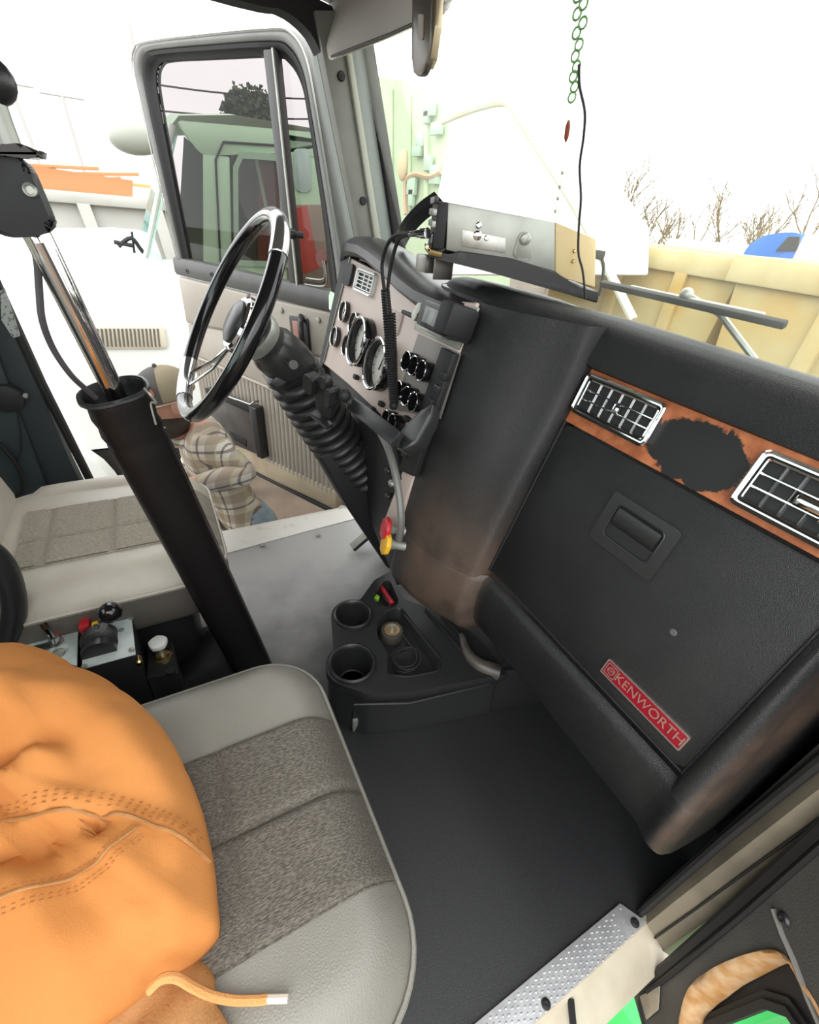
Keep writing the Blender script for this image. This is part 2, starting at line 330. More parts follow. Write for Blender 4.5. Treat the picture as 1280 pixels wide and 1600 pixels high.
# driver side sill: white painted step edge with screws
s0 = [atz(330, 868, .0), atz(420, 855, .0), atz(520, 830, .0), atz(565, 812, .0)]
m = M()
inn = [V((-1.585, .06, .004)), V((-1.60, .22, .004)), V((-1.615, .40, .004)), V((-1.63, .62, .004)), V((-1.64, .80, .004))]
m.loft([inn, [V((XL - .05, p.y, .008)) for p in inn], [V((XL - .06, p.y, -.05)) for p in inn]]); m.loft([[V((p.x, p.y, -.005)) for p in inn], inn])
m.box((XL - .05, -.02, -.04), (.06, 1.7, .08), bev=.01); sill = struct(m.obj('trim_3', mat('white_sill_paint', (.78, .76, .70), .35, col2=(.55, .5, .42), nscale=14, lo=.6, hi=.8)))
for px, py in ((410, 852), (497, 836)):
    c = atz(px, py, .008); m = M(); m.lathe([(.011, 0), (.010, .004), (.0, .005)], c, (0, 0, 1), 12); m.obj('screw', STEEL, sill)
m = M(); m.box(atz(337, 858, .012), (.02, .03, .02), bev=.004); m.obj('clip', PLASTM, sill)
m = M(); m.box((-1.83, .62, -.16), (.16, .34, .05), bev=.008); m.box((-1.80, .46, -.35), (.012, .03, .40), bev=.003); m.obj('outer_step', CREAM, sill)
# windshield: glass plane, top and bottom
def ws(x, z, d=0): return V((x, .885 - .40 * (z - 1.05) + d, z))
m = M(); m.prism([ws(-1.66, 1.03), ws(.0, 1.03), ws(.0, 1.68), ws(-1.66, 1.68)], (0, .005, .002)); win = struct(m.obj('window_1', WINDSH))
m = M(); m.prism([ws(-1.68, .98, .01), ws(.02, .98, .01), ws(.02, 1.045, .01), ws(-1.68, 1.045, .01)], (0, .03, .01)); m.obj('lower_seal', RUBBER, win)
m = M(); m.prism([ws(.0, .98), ws(.1, .98), ws(.1, 1.70), ws(.0, 1.70)], (0, .05, 0)); m.obj('right_pillar', RUBBER, win)
# ---- passenger door opening: tread plate, sill flange, hinge pillar, seals
tp = root('sill_tread_plate', 'silver diamond tread plate bolted along the passenger door sill', 'tread plate', (0, .5, 0))
a0, a1 = V((-.034, .672, .004)), V((.016, .700, .004)); d = V((0, -1, 0))
m = M(); pts = [a0, a1, a1 + d * .62, a0 + d * .60 ]; m.prism(pts, (0, 0, .004), .001); m.obj('plate', ALU, tp)
m = M()
for i in range(5):                        # raised diamonds
    for j in range(52):
        x = -.027 + .0095 * i + .004 * (j % 2) * 1; y = .665 - j * .0112
        if y > .64 and abs(x + .007) < .02: continue
        r, h = .0046, .0012
        b = [V((x - r * .6, y, .008)), V((x, y - r, .008)), V((x + r * .6, y, .008)), V((x, y + r, .008))]
        vs = [m.b.verts.new(p) for p in b] + [m.b.verts.new((x, y, .008 + h))]
        for k in range(4): m.b.faces.new((vs[k], vs[(k + 1) % 4], vs[4]))
o = m.obj('tread_diamonds', ALU, tp, flatshade=True); o['kind'] = 'stuff'
for px, py in ((992, 1442), (853, 1569)):
    c = atz(px, py, .008); m = M(); m.lathe([(.009, 0), (.009, .003), (.004, .005), (.0, .004)], c, (0, 0, 1), 14); m.obj('bolt', PLASTM, tp)
m = M()
m.loft([[(x, y, z) for y in (-1.0, -.2, .35, .60, .70, .78)] for x, z in ((.0, .0), (.018, .0), (.03, -.02), (.06, -.03), (.085, -.06), (.09, -.25), (.05, -.5))]); trs = struct(m.obj('trim_4', CREAM))
m = M(); m.box((.045, .455, -.012), (.05, .012, .006), (V((.8, -.6, 0)), V((.6, .8, 0)), V((0, 0, 1)))); m.obj('mark', PLASTM, trs)
# kick panel right of the footwell
m = M(); m.box((.024, .89, .46), (.072, .33, 1.16)); struct(m.obj('wall_right', PLASTM))
# hinge pillar beside the dash end
m = M()
prof = [(.004, .80), (.004, .715), (.018, .70), (.03, .71), (.065, .715), (.085, .74), (.09, .85)]
m.loft([[(x + dz * .01, y + dz * .02, z) for x, y in prof] for z, dz in ((-.1, 0), (.15, 0), (.6, .4), (1.2, 1.5))]); pil2 = struct(m.obj('trim_5', mat('dusty_olive_pillar', (.25, .215, .155), .5, col2=(.13, .115, .085), nscale=6, lo=.45, hi=.75)))
m = M(); m.tube([(-.002, .702, .0), (-.002, .71, .4), (.004, .722, .8), (.014, .752, 1.2)], .008, 8); m.obj('pillar_seal', RUBBER, pil2)
m = M(); m.tube([(.042, .708, -.02), (.044, .71, .2), (.046, .718, .7), (.05, .73, 1.1)], .002, 6); m.obj('pillar_bead', PLASTM, pil2)

# ================================================================ DASHBOARD
D = root('dashboard', 'black grained truck dashboard wrapping from gauges to passenger side', 'dashboard', (-.8, .7, 0))
GP, GN = V((-.6, .6, .55)), V((0, -.96, .2787))
GT = V((0, .2787, .96))                       # up the glove box face
def gl(px, py): return PL(px, py, GP, GN)
def gy(z): return .6 + (z - .55) * .2903
QP, QN = V((-1.65, .51, .69)), V((0, -.97, .243)); QT = V((0, .243, .97))
def gp(px, py): return PL(px, py, QP, QN)
def lerp(tab, z):
    for (a, fa), (b, fb) in zip(tab, tab[1:]):
        if a <= z <= b: return fa + (fb - fa) * (z - a) / (b - a)
    return tab[0][1] if z < tab[0][0] else tab[-1][1]
LY = [(.35, .462), (.41, .47), (.515, .485), (.78, .53), (.94, .575), (1.1, .62)]
RY = [(.35, .54), (.45, .535), (.554, .562), (.772, .625), (.938, .682), (1.09, .712)]
XRG = [(.33, -.038), (.53, -.045), (.80, -.062), (1.06, -.072)]
def tower(z, pull=0):
    l, r, g = lerp(LY, z) + pull, lerp(RY, z) + pull, gy(max(z, .5)) + pull
    if z < .53: g = max(r + .004, .575 + pull)
    P = [(-.878, l + .05), (-.872, l + .012), (-.862, l + .001), (-.848, l - .002)]
    for t, b in ((.2, .010), (.4, .020), (.6, .024), (.8, .018)):
        P.append((-.85 + .21 * t, l + (r - l) * t - b))
    P += [(-.637, r - .008), (-.622, r - .004), (-.613, r + .006), (-.608, g - .006), (-.604, g + .02)]
    return [V((x, y, z)) for x, y in P]
m = M(); m.loft([tower(z) for z in [.532 + i * (1.10 - .532) / 14 for i in range(15)]]); m.obj('tower_bolster', WORN, D)
# lower roll under tower, glove box and right end, one piece
def lowrow(z, pull=0):
    t = tower(z, pull)[:-2]; b = lerp([(.34, .60), (.36, .592), (.40, .582), (.45, .576), (.50, .579), (.53, .590)], z) + pull
    rb = b - .004; xr = lerp(XRG, z)
    return [p + V((0, -.001, 0)) for p in t] + [V((x, y, z)) for x, y in ((-.60, b - .004), (-.55, b), (-.4, b), (-.25, b), (-.12, b))] + cat([V((-.095, b, z)), V((-.080, b - .004, z)), V(((xr - .083) / 2, rb - .008, z)), V((xr - .003, rb - .004, z)), V((xr + .005, rb + .012, z)), V((xr + .010, rb + .045, z)), V((-.014, .86, z))], 3)
m = M()
m.loft([lowrow(z, p) for z, p in ((.537, .012), (.531, .001), (.52, -.001), (.48, 0), (.44, 0), (.40, .0), (.37, .008), (.345, .03), (.335, .07), (.345, .2), (.36, .35))]); m.obj('lower_bolster', WORN, D)
# right bolster and end cap
RBY = [(.53, .576), (.70, .632), (.85, .682), (.95, .715), (1.06, .745)]
def rbrow(z):
    r, x = lerp(RBY, z), lerp(XRG, z)
    return cat([V((-.092, gy(z) + .02, z)), V((-.087, gy(z) - .002, z)), V((-.080, r - .003, z)), V(((x - .083) / 2, r - .008, z)), V((x - .003, r - .002, z)), V((x + .005, r + .014, z)), V((x + .010, r + .045, z)), V((-.014, .86, z))], 3)
m = M(); m.loft([rbrow(.533 + i * .0527) for i in range(11)]); m.obj('right_bolster', WORN, D)
# glove box door with raised edge
def face(x, z, out=0): return V((x, gy(z), z)) + GN * out
g = [face(-.603, .556), face(-.089, .556), face(-.089, .915), face(-.603, .915)]
m = M(); m.prism([p - GN * .03 for p in rpoly(g, .012)], GN * .032, .004); glove = m.obj('glove_box_door', LEATHER, D)
m = M(); m.tube([face(-.604, .55, .002), face(-.604, .92, .002)], .0028, 6); m.tube([face(-.604, .553, .000), face(-.087, .553, .000)], .0028, 6); m.tube([face(-.0875, .552, .002), face(-.0875, .92, .002)], .0028, 6); m.obj('edge_welt', LEATHER, glove)
# latch: bezel, recess, paddle
lc = (gl(970, 765) + gl(1072, 830) + gl(1015, 912) + gl(920, 838)) / 4
ux = V((1, 0, 0))
def onf(c, a, b, o): return c + ux * a + GT * b + GN * o
m = M(); ob = rrect(onf(lc, 0, 0, .003), ux, GT, .138, .100, .008); ib = rrect(onf(lc, 0, .002, .003), ux, GT, .096, .062, .010); m.ring(ob, ib, GN * .004); lt = m.obj('latch_bezel', PLAST, glove)
m = M(); m.prism(rrect(onf(lc, 0, .002, .0022), ux, GT, .096, .062, .010), GN * .0008); m.obj('latch_recess', PLASTM, glove)
m = M(); m.loft([[onf(lc, a, b, o) for a in (-.044, -.04, .04, .044)] for b, o in ((.031, .003), (.027, .008), (.006, .010), (-.004, .006), (-.006, .0032))]); m.obj('latch_paddle', PLAST, glove)
m = M(); m.tube([p + GN * .001 for p in rrect(onf(lc, 0, .002, .006), ux, GT, .098, .064, .011)], .0015, 6, True); m.obj('latch_rim', PLAST, glove)
m = M(); m.lathe([(.006, 0), (.004, .0012), (0, .0006)], gl(1053, 988) + GN * .002, GN, 10); m.obj('chip', mat('chip_grey', (.09, .09, .09), .6), glove)
# badge
bc = (gl(957, 1028) + gl(1075, 1155) + gl(1060, 1172) + gl(945, 1045)) / 4
m = M(); m.prism(rrect(bc + GN * .002, ux, GT, .160, .030, .003, 3), GN * .003, .0008); bd = m.obj('badge', BADGE, glove)
m = M(); m.ring(rrect(bc + GN * .002, ux, GT, .163, .033, .003, 3), rrect(bc + GN * .002, ux, GT, .158, .028, .003, 3), GN * .0036)
def text(s, size, c, u, v, mt, name, parent, ext=.0006, align='CENTER'):
    cu = bpy.data.curves.new(name, 'FONT'); cu.body = s; cu.size = size; cu.extrude = ext; cu.align_x = align; cu.align_y = 'CENTER'
    ob = bpy.data.objects.new(name, cu); COL.objects.link(ob); bpy.context.view_layer.update()
    me = ob.to_mesh(); mm = M(); mm.b.from_mesh(me); ob.to_mesh_clear(); bpy.data.objects.remove(ob)
    n = V(u).cross(V(v)); mt4 = Matrix(((u[0], v[0], n[0], c[0]), (u[1], v[1], n[1], c[1]), (u[2], v[2], n[2], c[2]), (0, 0, 0, 1)))
    bmesh.ops.transform(mm.b, matrix=mt4, verts=mm.b.verts); return mm.obj(name, mt, parent, flatshade=True)
GOLD = mat('pale_gold_lettering', (.42, .24, .18), .35, .4)
tb = text('KENWORTH', .0235, bc + ux * .012 + GN * .0055, ux, GT, GOLD, 'lettering', glove)
for v in tb.data.vertices: v.co.x = (v.co.x - (bc.x + .012 + .8)) * 1.0 + (bc.x + .012 + .8)
e0 = bc - ux * .066
m.ring(rrect(e0 + GN * .003, ux, GT, .022, .023, .002, 2), rrect(e0 + GN * .003, ux, GT, .019, .020, .002, 2), GN * .003)
m.ring(rrect(e0 + GN * .003, ux, GT, .014, .014, .006, 3), rrect(e0 + GN * .003, ux, GT, .011, .011, .005, 3), GN * .003)
m.obj('badge_frame', mat('worn_chrome', (.62, .50, .46), .25, .8), glove)
text('KW', .0085, e0 + GN * .0055, ux, GT, GOLD, 'emblem', glove)
# burl trim strip with a worn-through black patch (own node mask)
m = M(); m.prism([face(-.62, .920, -.012), face(-.085, .920, -.012), face(-.085, 1.024, -.012), face(-.62, 1.024, -.012)], GN * .010); trim = m.obj('burl_trim_strip', WOOD, D)
t = WOOD.node_tree; bs = t.nodes['Principled BSDF']; src = bs.inputs['Base Color'].links[0].from_socket
tcn = t.nodes.new('ShaderNodeTexCoord'); mpn = t.nodes.new('ShaderNodeMapping'); mpn.inputs['Location'].default_value = (-(-.350 + .8) / .078, 0, -.968 / .047); mpn.inputs['Scale'].default_value = (1 / .078, 0, 1 / .047)
ln = t.nodes.new('ShaderNodeVectorMath'); ln.operation = 'LENGTH'; nn = t.nodes.new('ShaderNodeTexNoise'); nn.inputs['Scale'].default_value = 38; nn.inputs['Detail'].default_value = 9; nn.inputs['Roughness'].default_value = .68
ad = t.nodes.new('ShaderNodeMath'); ad.operation = 'MULTIPLY_ADD'; ad.inputs[1].default_value = .9; rp = t.nodes.new('ShaderNodeValToRGB'); rp.color_ramp.elements[0].position = .62; rp.color_ramp.elements[1].position = .65
rp.color_ramp.elements[0].color = (1, 1, 1, 1); rp.color_ramp.elements[1].color = (0, 0, 0, 1)
dv = t.nodes.new('ShaderNodeMath'); dv.operation = 'MULTIPLY'; dv.inputs[1].default_value = .42
t.links.new(tcn.outputs['Object'], mpn.inputs[0]); t.links.new(mpn.outputs[0], ln.inputs[0]); t.links.new(tcn.outputs['Object'], nn.inputs['Vector'])
t.links.new(nn.outputs['Fac'], ad.inputs[0]); t.links.new(ln.outputs['Value'], ad.inputs[2]); t.links.new(ad.outputs[0], dv.inputs[0]); t.links.new(dv.outputs[0], rp.inputs[0])
mxn = t.nodes.new('ShaderNodeMix'); mxn.data_type = 'RGBA'; mxn.inputs[7].default_value = (.014, .013, .013, 1); t.links.new(rp.outputs[0], mxn.inputs[0]); t.links.new(src, mxn.inputs[6]); t.links.new(mxn.outputs[2], bs.inputs['Base Color'])
m = M(); m.prism([face(-.63, .90, .004), face(-.615, .90, .004), face(-.615, 1.03, .004), face(-.63, 1.03, .004)], GN * -.03, .003); m.obj('trim_end_step', LEATHER, D)
DVANE = mat('dark_chrome_vane', (.25, .25, .25), .2, .9)
# chrome air vents
def vent(c, W, H, U, T, N, cols, rws, parent, name, o=0):
    m = M(); m.ring(rrect(c + N * o, U, T, W, H, .010), rrect(c + N * o, U, T, W - .014, H - .014, .006), N * .014); fr = m.obj(name, CHROME, parent)
    m = M(); m.tube([p + N * .014 for p in rrect(c + N * o, U, T, W - .004, H - .004, .009)], .003, 6, True); m.tube([p + N * .012 for p in rrect(c + N * o, U, T, W - .022, H - .022, .006)], .002, 6, True); m.obj('bezel_rim', CHROME, fr)
    m = M(); m.prism(rrect(c + N * (o + .003), U, T, W - .01, H - .01, .006), N * .003); m.obj('duct', PLASTM, fr)
    iw, ih = W - .024, H - .024
    for i in range(1, rws):
        p = c + T * (-ih / 2 + ih * i / rws) + N * (o + .009); mm = M(); mm.box(p, (iw, .0028, .008), (U, T, N), .0006, 1); mm.obj('louver', CHROME, fr)
    for i in range(1, cols):
        p = c + U * (-iw / 2 + iw * i / cols) + N * (o + .005); mm = M(); mm.box(p, (.0024, ih, .010), ((U * .8 + N * .6), T, (N * .8 - U * .6))); mm.obj('vane', DVANE, fr)
    return fr
v1 = vent((gl(925, 585) + gl(1050, 635) + gl(1005, 700) + gl(898, 640)) / 4 - GN * .004, .176, .078, ux, GT, GN, 6, 3, D, 'air_vent')
m = M(); m.box(onf((gl(925, 585) + gl(1050, 635) + gl(1005, 700) + gl(898, 640)) / 4, .004, .0, .008), (.014, .016, .008), (ux, GT, GN), .002); m.obj('vane_tab', CHROME, v1)
c2 = face(-.177, .973, -.004); v2 = vent(c2, .176, .086, ux, GT, GN, 6, 3, D, 'air_vent')
m = M(); m.box(onf(c2, .0, .0, .012), (.045, .016, .008), (ux, GT, GN), .003); m.box(onf(c2, .02, -.004, .014), (.016, .026, .008), (ux, GT, GN), .003); m.obj('vane_tab', CHROME, v2)
# top pad: loft along x
def padrow(x):
    f = lerp([(-1.04, .640), (-1.0, .625), (-.9, .618), (-.8, .64), (-.7, .69), (-.62, .728), (-.03, .738)], x)
    k = lerp([(-1.04, 1.115), (-1.0, 1.128), (-.9, 1.128), (-.8, 1.122), (-.6, 1.112), (-.03, 1.098)], x)
    h = lerp([(-1.04, .02), (-1.0, .035), (-.85, .036), (-.72, .05), (-.6, .088), (-.03, .080)], x)
    return [V((x, y, z)) for y, z in ((f + .05, k - h - .006), (f + .008, k - h), (f - .002, k - h + .006), (f - .001, k - h + .014), (f + .012, k - .035), (f + .016, k - .026), (f + .026, k - .012), (f + .042, k - .003), (f + .065, k), (f + .10, k - .004), (.90, k - .03), (.97, k - .08))]
def padend(x, k): c_ = V((x, .68, 1.108)); return [c_ + (p + V((x + 1.0, 0, 0)) - c_) * k for p in padrow(-1.0)]
m = M(); m.loft([padend(-1.052, .02), padend(-1.048, .35), padend(-1.038, .65), padend(-1.02, .88)] + [padrow(x) for x in (-1.0, -.95, -.9, -.85, -.8, -.75, -.7, -.65, -.6, -.5, -.4, -.3, -.2, -.1, -.05, -.034)])
e1 = padrow(-.034); m.b.faces.new([m.b.verts.new(p) for p in e1]); m.obj('top_pad', LEATHER, D)
# gauge panel (slightly leaning plane) and black left edge
gpo = [gp(548, 402), gp(665, 466), V((-.84, .612, 1.10)), V((-.86, .47, .53)), V((-.92, .47, .53)), gp(648, 690), gp(600, 652), gp(545, 600), gp(505, 568)]
m = M(); m.prism(gpo, -QN * .02, .003); m.obj('gauge_panel', PANELB, D)
m = M(); a = [gp(536, 398), gp(549, 402), gp(507, 566), gp(494, 592)]; m.prism([p + QN * .002 for p in a], -QN * .09, .004); m.obj('panel_side', PLASTM, D)
m = M(); m.tube([p + QN * .004 for p in (gp(549, 402), gp(528, 483), gp(507, 566))], .003, 6); m.obj('panel_edge_trim', STEEL, D)
# cowl over the gauges
def cowl(x, k, fy):
    return [V((x, y, z)) for y, z in ((fy + .03, k - .062), (fy + .0, k - .055), (fy - .010, k - .043), (fy - .006, k - .022), (fy + .02, k - .004), (fy + .06, k), (fy + .12, k - .012), (.90, 1.06))]
m = M(); m.loft([cowl(*q) for q in ((-1.665, 1.09, .63), (-1.64, 1.135, .612), (-1.60, 1.158, .60), (-1.54, 1.168, .595), (-1.45, 1.170, .592), (-1.36, 1.162, .588), (-1.26, 1.146, .586), (-1.16, 1.124, .586), (-1.07, 1.108, .590), (-.98, 1.104, .596), (-.88, 1.104, .604))]); m.obj('gauge_cowl', mat('satin_black_cowl', (.022, .022, .023), .3, spec=.6, bump=.15, bscale=200, btype='voronoi'), D)
SAT = mat('satin_silver', (.70, .70, .68), .3, .3)
# gauges
def gauge(px, py, r, dep, face_m, chrome=True):
    c = gp(px, py); n = (QN + V((-.06, 0, 0))).normalized()
    gr = M(); gr.lathe([(r * .90, 0), (r * 1.0, .0), (r * 1.0, dep * .9), (r * .97, dep), (r * .88, dep * .95), (r * .86, dep * .3)], c, n, 28); go = gr.obj('gauge', GLOSSB, D)
    rg = M(); x, y, _ = frame(n); rg.tube([c + n * dep + (x * math.cos(2 * math.pi * k / 32) + y * math.sin(2 * math.pi * k / 32)) * r * .975 for k in range(32)], max(.0014, r * .055), 6, True); rg.obj('bezel', CHROME, go)
    d = M(); d.lathe([(r * .87, dep * .3), (0, dep * .3 + .0005)], c, n, 24); d.obj('dial', face_m, go)
    b = M(); a = random.uniform(.5, 2.6); x, y, _ = frame(n); dr = x * math.cos(a) + y * math.sin(a); b.tube([c + n * (dep * .3 + .003) - dr * r * .2, c + n * (dep * .3 + .003) + dr * r * .7], [.002, .0008], 5); b.obj('needle', RED if face_m is DIALK else PLASTM, go)
    tk = M()
    for k in range(11):
        a = math.radians(-40 + 26 * k); q = x * math.cos(a) + y * math.sin(a); tk.box(c + n * (dep * .3 + .001) + q * r * .72, (r * .16, r * .035, .0006), (q, n.cross(q), n))
    tk.obj('tick_marks', PLASTM if face_m is DIALF else DIALF, go)
for px, py in ((541, 488), (557, 506), (527, 527), (546, 541)): gauge(px, py, .033, .014, DIALF)
gauge(572, 537, .072, .034, DIALF); gauge(601, 572, .072, .034, DIALF)
for px, py in ((650, 568), (661, 575), (674, 583), (637, 613), (650, 622), (661, 631), (617, 657), (627, 663)): gauge(px, py, .024, .030, DIALK)
# gauge-side vent (white louvered) and panel details
vc = gp(569, 440); U2 = V((1, 0, 0)); vf = vent(vc + V((.02, 0, 0)), .135, .066, U2, QT, QN, 3, 4, D, 'side_air_vent', -.004)
for o in [vf] + list(vf.children):
    if o.name.split('.')[0] in ('louver', 'vane', 'side_air_vent', 'bezel_rim'): o.data.materials[0] = SAT
m = M(); a = rrect(gp(548, 430) + QN * .004 + V((-.005, 0, 0)), U2, QT, .07, .066, .012); m.prism(a, QN * .008, .002); m.obj('vent_shutoff', PLASTM, D)
m = M(); m.prism(rrect(gp(616, 503), U2, QT, .085, .055, .004), QN * .004, .001); m.obj('blank_plate', mat('panel_plate', (.46, .375, .33), .35), D)
m = M(); m.prism([p + QN * .002 for p in (gp(655, 522), gp(722, 553), gp(690, 655), gp(616, 640))], QN * .001); m.obj('gauge_bank_plate', mat('grey_bank_plate', (.22, .20, .185), .4), D)
for px, py in ((600, 632), (586, 640), (560, 590), (660, 660), (640, 655), (672, 640), (655, 690), (668, 640)):
    c = gp(px, py); m = M(); m.box(c + QN * .008, (.02, .014, .016), (U2, QT, QN), .003); m.obj('rocker_switch', PLASTM, D)
m = M(); m.prism([gp(700, 545) + QN * .02, gp(720, 555) + QN * .02, gp(655, 745) + QN * .02, gp(632, 735) + QN * .02], QN * -.02, .003); m.obj('switch_column', PLASTM, D)
for i in range(7):
    t_ = i / 6; px, py = 706 - 62 * t_, 590 + 120 * t_; c = gp(px, py) + QN * .02
    m = M(); m.box(c, (.020, .018, .018), (U2, QT, QN), .003); m.obj('toggle_switch', PLAST if i % 2 else PLASTM, D)
# lower driver knee panel, left of tower, with grey edge tube
m = M(); m.prism([V((-1.63, .54, .80)), V((-1.10, .545, .80)), V((-.90, .50, .66)), V((-.87, .50, .30)), V((-1.05, .54, .28)), V((-1.63, .58, .45))], (0, .02, 0), .004); m.obj('knee_panel', PLASTM, D)
m = M(); m.tube(cat([aty(575, 640, .50), aty(590, 668, .47), aty(608, 705, .46), aty(622, 760, .455), aty(627, 815, .45), aty(622, 850, .46)], 6), .010, 8); m.obj('knee_panel_edge', mat('grey_edge_vinyl', (.16, .16, .15), .4), D)
for i, (px, py) in enumerate(((606, 735), (612, 755), (606, 775), (616, 790), (610, 805))):
    c = aty(px, py, .49); m = M(); m.ball(c, .013, (1, .7, .8)); m.tube([c, c + V((.0, .03, 0))], .006, 6); m.obj('toggle_lever', STEEL if i % 2 else PLAST, D)
# park brake and trailer knobs
def pknob(name, px, py, y, mt, lab):
    c = aty(px, py, y); r_ = root(name, lab, 'knob', c); m = M(); ax_ = V((-.25, -.9, .25)).normalized(); x, yv, n = frame(ax_)
    k = 8; m.prism([c + (x * math.cos(i * 2 * math.pi / k + .39) + yv * math.sin(i * 2 * math.pi / k + .39)) * .031 for i in range(k)], n * .014, .004); m.obj('button', mt, r_)
    m = M(); m.lathe([(.012, -.045), (.011, -.02), (.017, 0)], c, n, 14); m.obj('stem', STEEL, r_)
pknob('trailer_air_knob', 607, 826, .435, RED, 'red octagonal air brake knob above the yellow knob')
pknob('parking_brake_knob', 607, 850, .425, YELLOW, 'yellow octagonal parking brake knob below the red knob')

# ================================================================ SEATS
def outline(x0, x1, y0, y1, r, ins, n=10):
    x0 += ins; x1 -= ins; y0 += ins; y1 -= ins; r = max(r - ins * .8, .01); out = []
    for cx, cy, a0 in ((x1 - r, y1 - r, 0), (x0 + r, y1 - r, 90), (x0 + r, y0 + r, 180), (x1 - r, y0 + r, 270)):
        for k in range(n + 1):
            a = math.radians(a0 + 90 * k / n); out.append((cx + r * math.cos(a), cy + r * math.sin(a)))
    return out
def cushion_h(d, top):                     # height above side as a function of inset distance
    return top - .055 * max(0, 1 - d / .075) ** 2.2
def edge_d(x, y, b, r):
    x0, x1, y0, y1 = b; dx = min(x - x0, x1 - x); dy = min(y - y0, y1 - y)
    if dx < r and dy < r: return r - math.hypot(r - dx, r - dy)
    return min(dx, dy)
def seat(name, label, b, r, top, vm, tm, fx0, fx1, tilt=0.0, seams=(), xseams=(), sink=.0):
    x0, x1, y0, y1 = b; cx = (x0 + x1) / 2; R_ = root(name, label, 'seat', (cx, (y0 + y1) / 2, 0), 'truck seats' if 0 else None)
    def hz(x, y):
        d = max(0, edge_d(x, y, b, r)); z = cushion_h(d, top) + tilt * (y - y1)
        u_ = (x - fx0) / (fx1 - fx0)
        return z
    m = M(); rws = []
    for ins, z in ((.03, -.16), (.008, -.15), (.0, -.12), (-.002, -.07)):
        rws.append([V((x, y, top + z + tilt * (y - y1))) for x, y in outline(*b, r, ins)])
    for ins in (.0, .004, .01, .018, .028, .04, .055, .07, .09, .12, .16, .20):
        rws.append([V((x, y, hz(x, y) + (0 if ins else -.004))) for x, y in outline(*b, r, ins)])
    m.loft(rws, True, True); m.obj('cushion', vm, R_, 60)
    m = M(); N = 64; K = 56
    ys = [y0 + .10 + (y1 - .0015 - y0 - .10) * k / K for k in range(K + 1)]
    def th(x, y):
        z = hz(x, y) + .0105; g_ = 0
        for s_ in seams: g_ = max(g_, math.exp(-((x - s_) / .006) ** 2))
        for s_ in xseams: g_ = max(g_, math.exp(-((y - s_) / .006) ** 2))
        return z - .009 * g_ - (.004 if 1 else 0) * max(0, 1 - min(x - fx0, fx1 - x) / .006)
    m.loft([[V((fx0 + (fx1 - fx0) * i / N, y, th(fx0 + (fx1 - fx0) * i / N, y))) for i in range(N + 1)] for y in ys]); m.obj('fabric_panel', tm, R_, 60)
    m = M(); m.tube([V((x, y, top - .058 + tilt * (y - y1))) for x, y in outline(*b, r, -.003)], .0042, 6, True); m.obj('piping', vm, R_)
    for s_ in (fx0, fx1):
        m = M(); m.tube([V((s_, y, hz(s_, y) + .002)) for y in ys[::3] + [ys[-1]]], .0022, 6); m.obj('seam_welt', tm, R_)
    m = M(); m.box((cx, (y0 + y1) / 2 - .03, (top - .16) / 2), ((x1 - x0) * .8, (y1 - y0) * .72, top - .16), bev=.02); m.obj('seat_base', PLASTM, R_)
    m = M(); bx = M(); bx.box((cx, y0 - .055, top + .25), (x1 - x0 - .03, .13, .62), (V((1, 0, 0)), V((0, .98, .2)), V((0, -.2, .98))), .05, 4); bx.obj('backrest', vm, R_)
    return R_, hz
ps, psh = seat('passenger_seat', 'grey vinyl passenger seat with dark tweed centre under the orange jacket', (-.625, -.055, -.50, .152), .11, .505, VINYL, TWEED, -.448, -.186, 0, (-.318,), (-.05,))
ds, dsh = seat('driver_seat', 'beige driver seat with quilted pale tweed centre beside the open door', (-1.43, -.925, -.48, .05), .10, .515, VINYLD, TWEEDD, -1.275, -1.035, 0, (-1.135,), (-.33, -.19), .0)
m = M(); m.loft([[V((x, y, .515 + z)) for x, y in outline(-1.43, -.925, -.48, .05, .10, i_)] for i_, z in ((.004, -.165), (-.004, -.15), (-.005, -.10), (-.003, -.066))], True); m.obj('side_skirt', mat('taupe_skirt_vinyl', (.12, .11, .095), .5, bump=.3, bscale=260, btype='voronoi'), ds, 60)
# raised bolster roll along the door side of the driver seat
m = M(); m.tube(cat([(-1.37, -.46, .47), (-1.385, -.36, .485), (-1.385, -.2, .487), (-1.37, -.08, .485), (-1.33, -.01, .475)], 6), [.03] * 6 + [.042] * 13 + [.045] * 4 + [.032] * 2, 14, flat=1.0); m.obj('side_bolster', VINYLD, ds, 60)
# chrome bar end and dark curved armrest at the far left
arm = root('folding_armrest', 'thick black curved armrest beside the beige seat', 'armrest', (-1.0, -.42, .0))
m = M(); m.tube(cat([atx(-40, 850, -.93), atx(-8, 870, -.93), atx(14, 905, -.93), atx(22, 955, -.93), atx(8, 1000, -.93), atx(-25, 1020, -.93)], 6), .022, 12); m.obj('arm_loop', PLAST, arm)
m = M(); m.tube([atx(-30, 1010, -.93), (-.94, -.46, .02)], .012, 8); m.obj('post', PLASTM, arm)
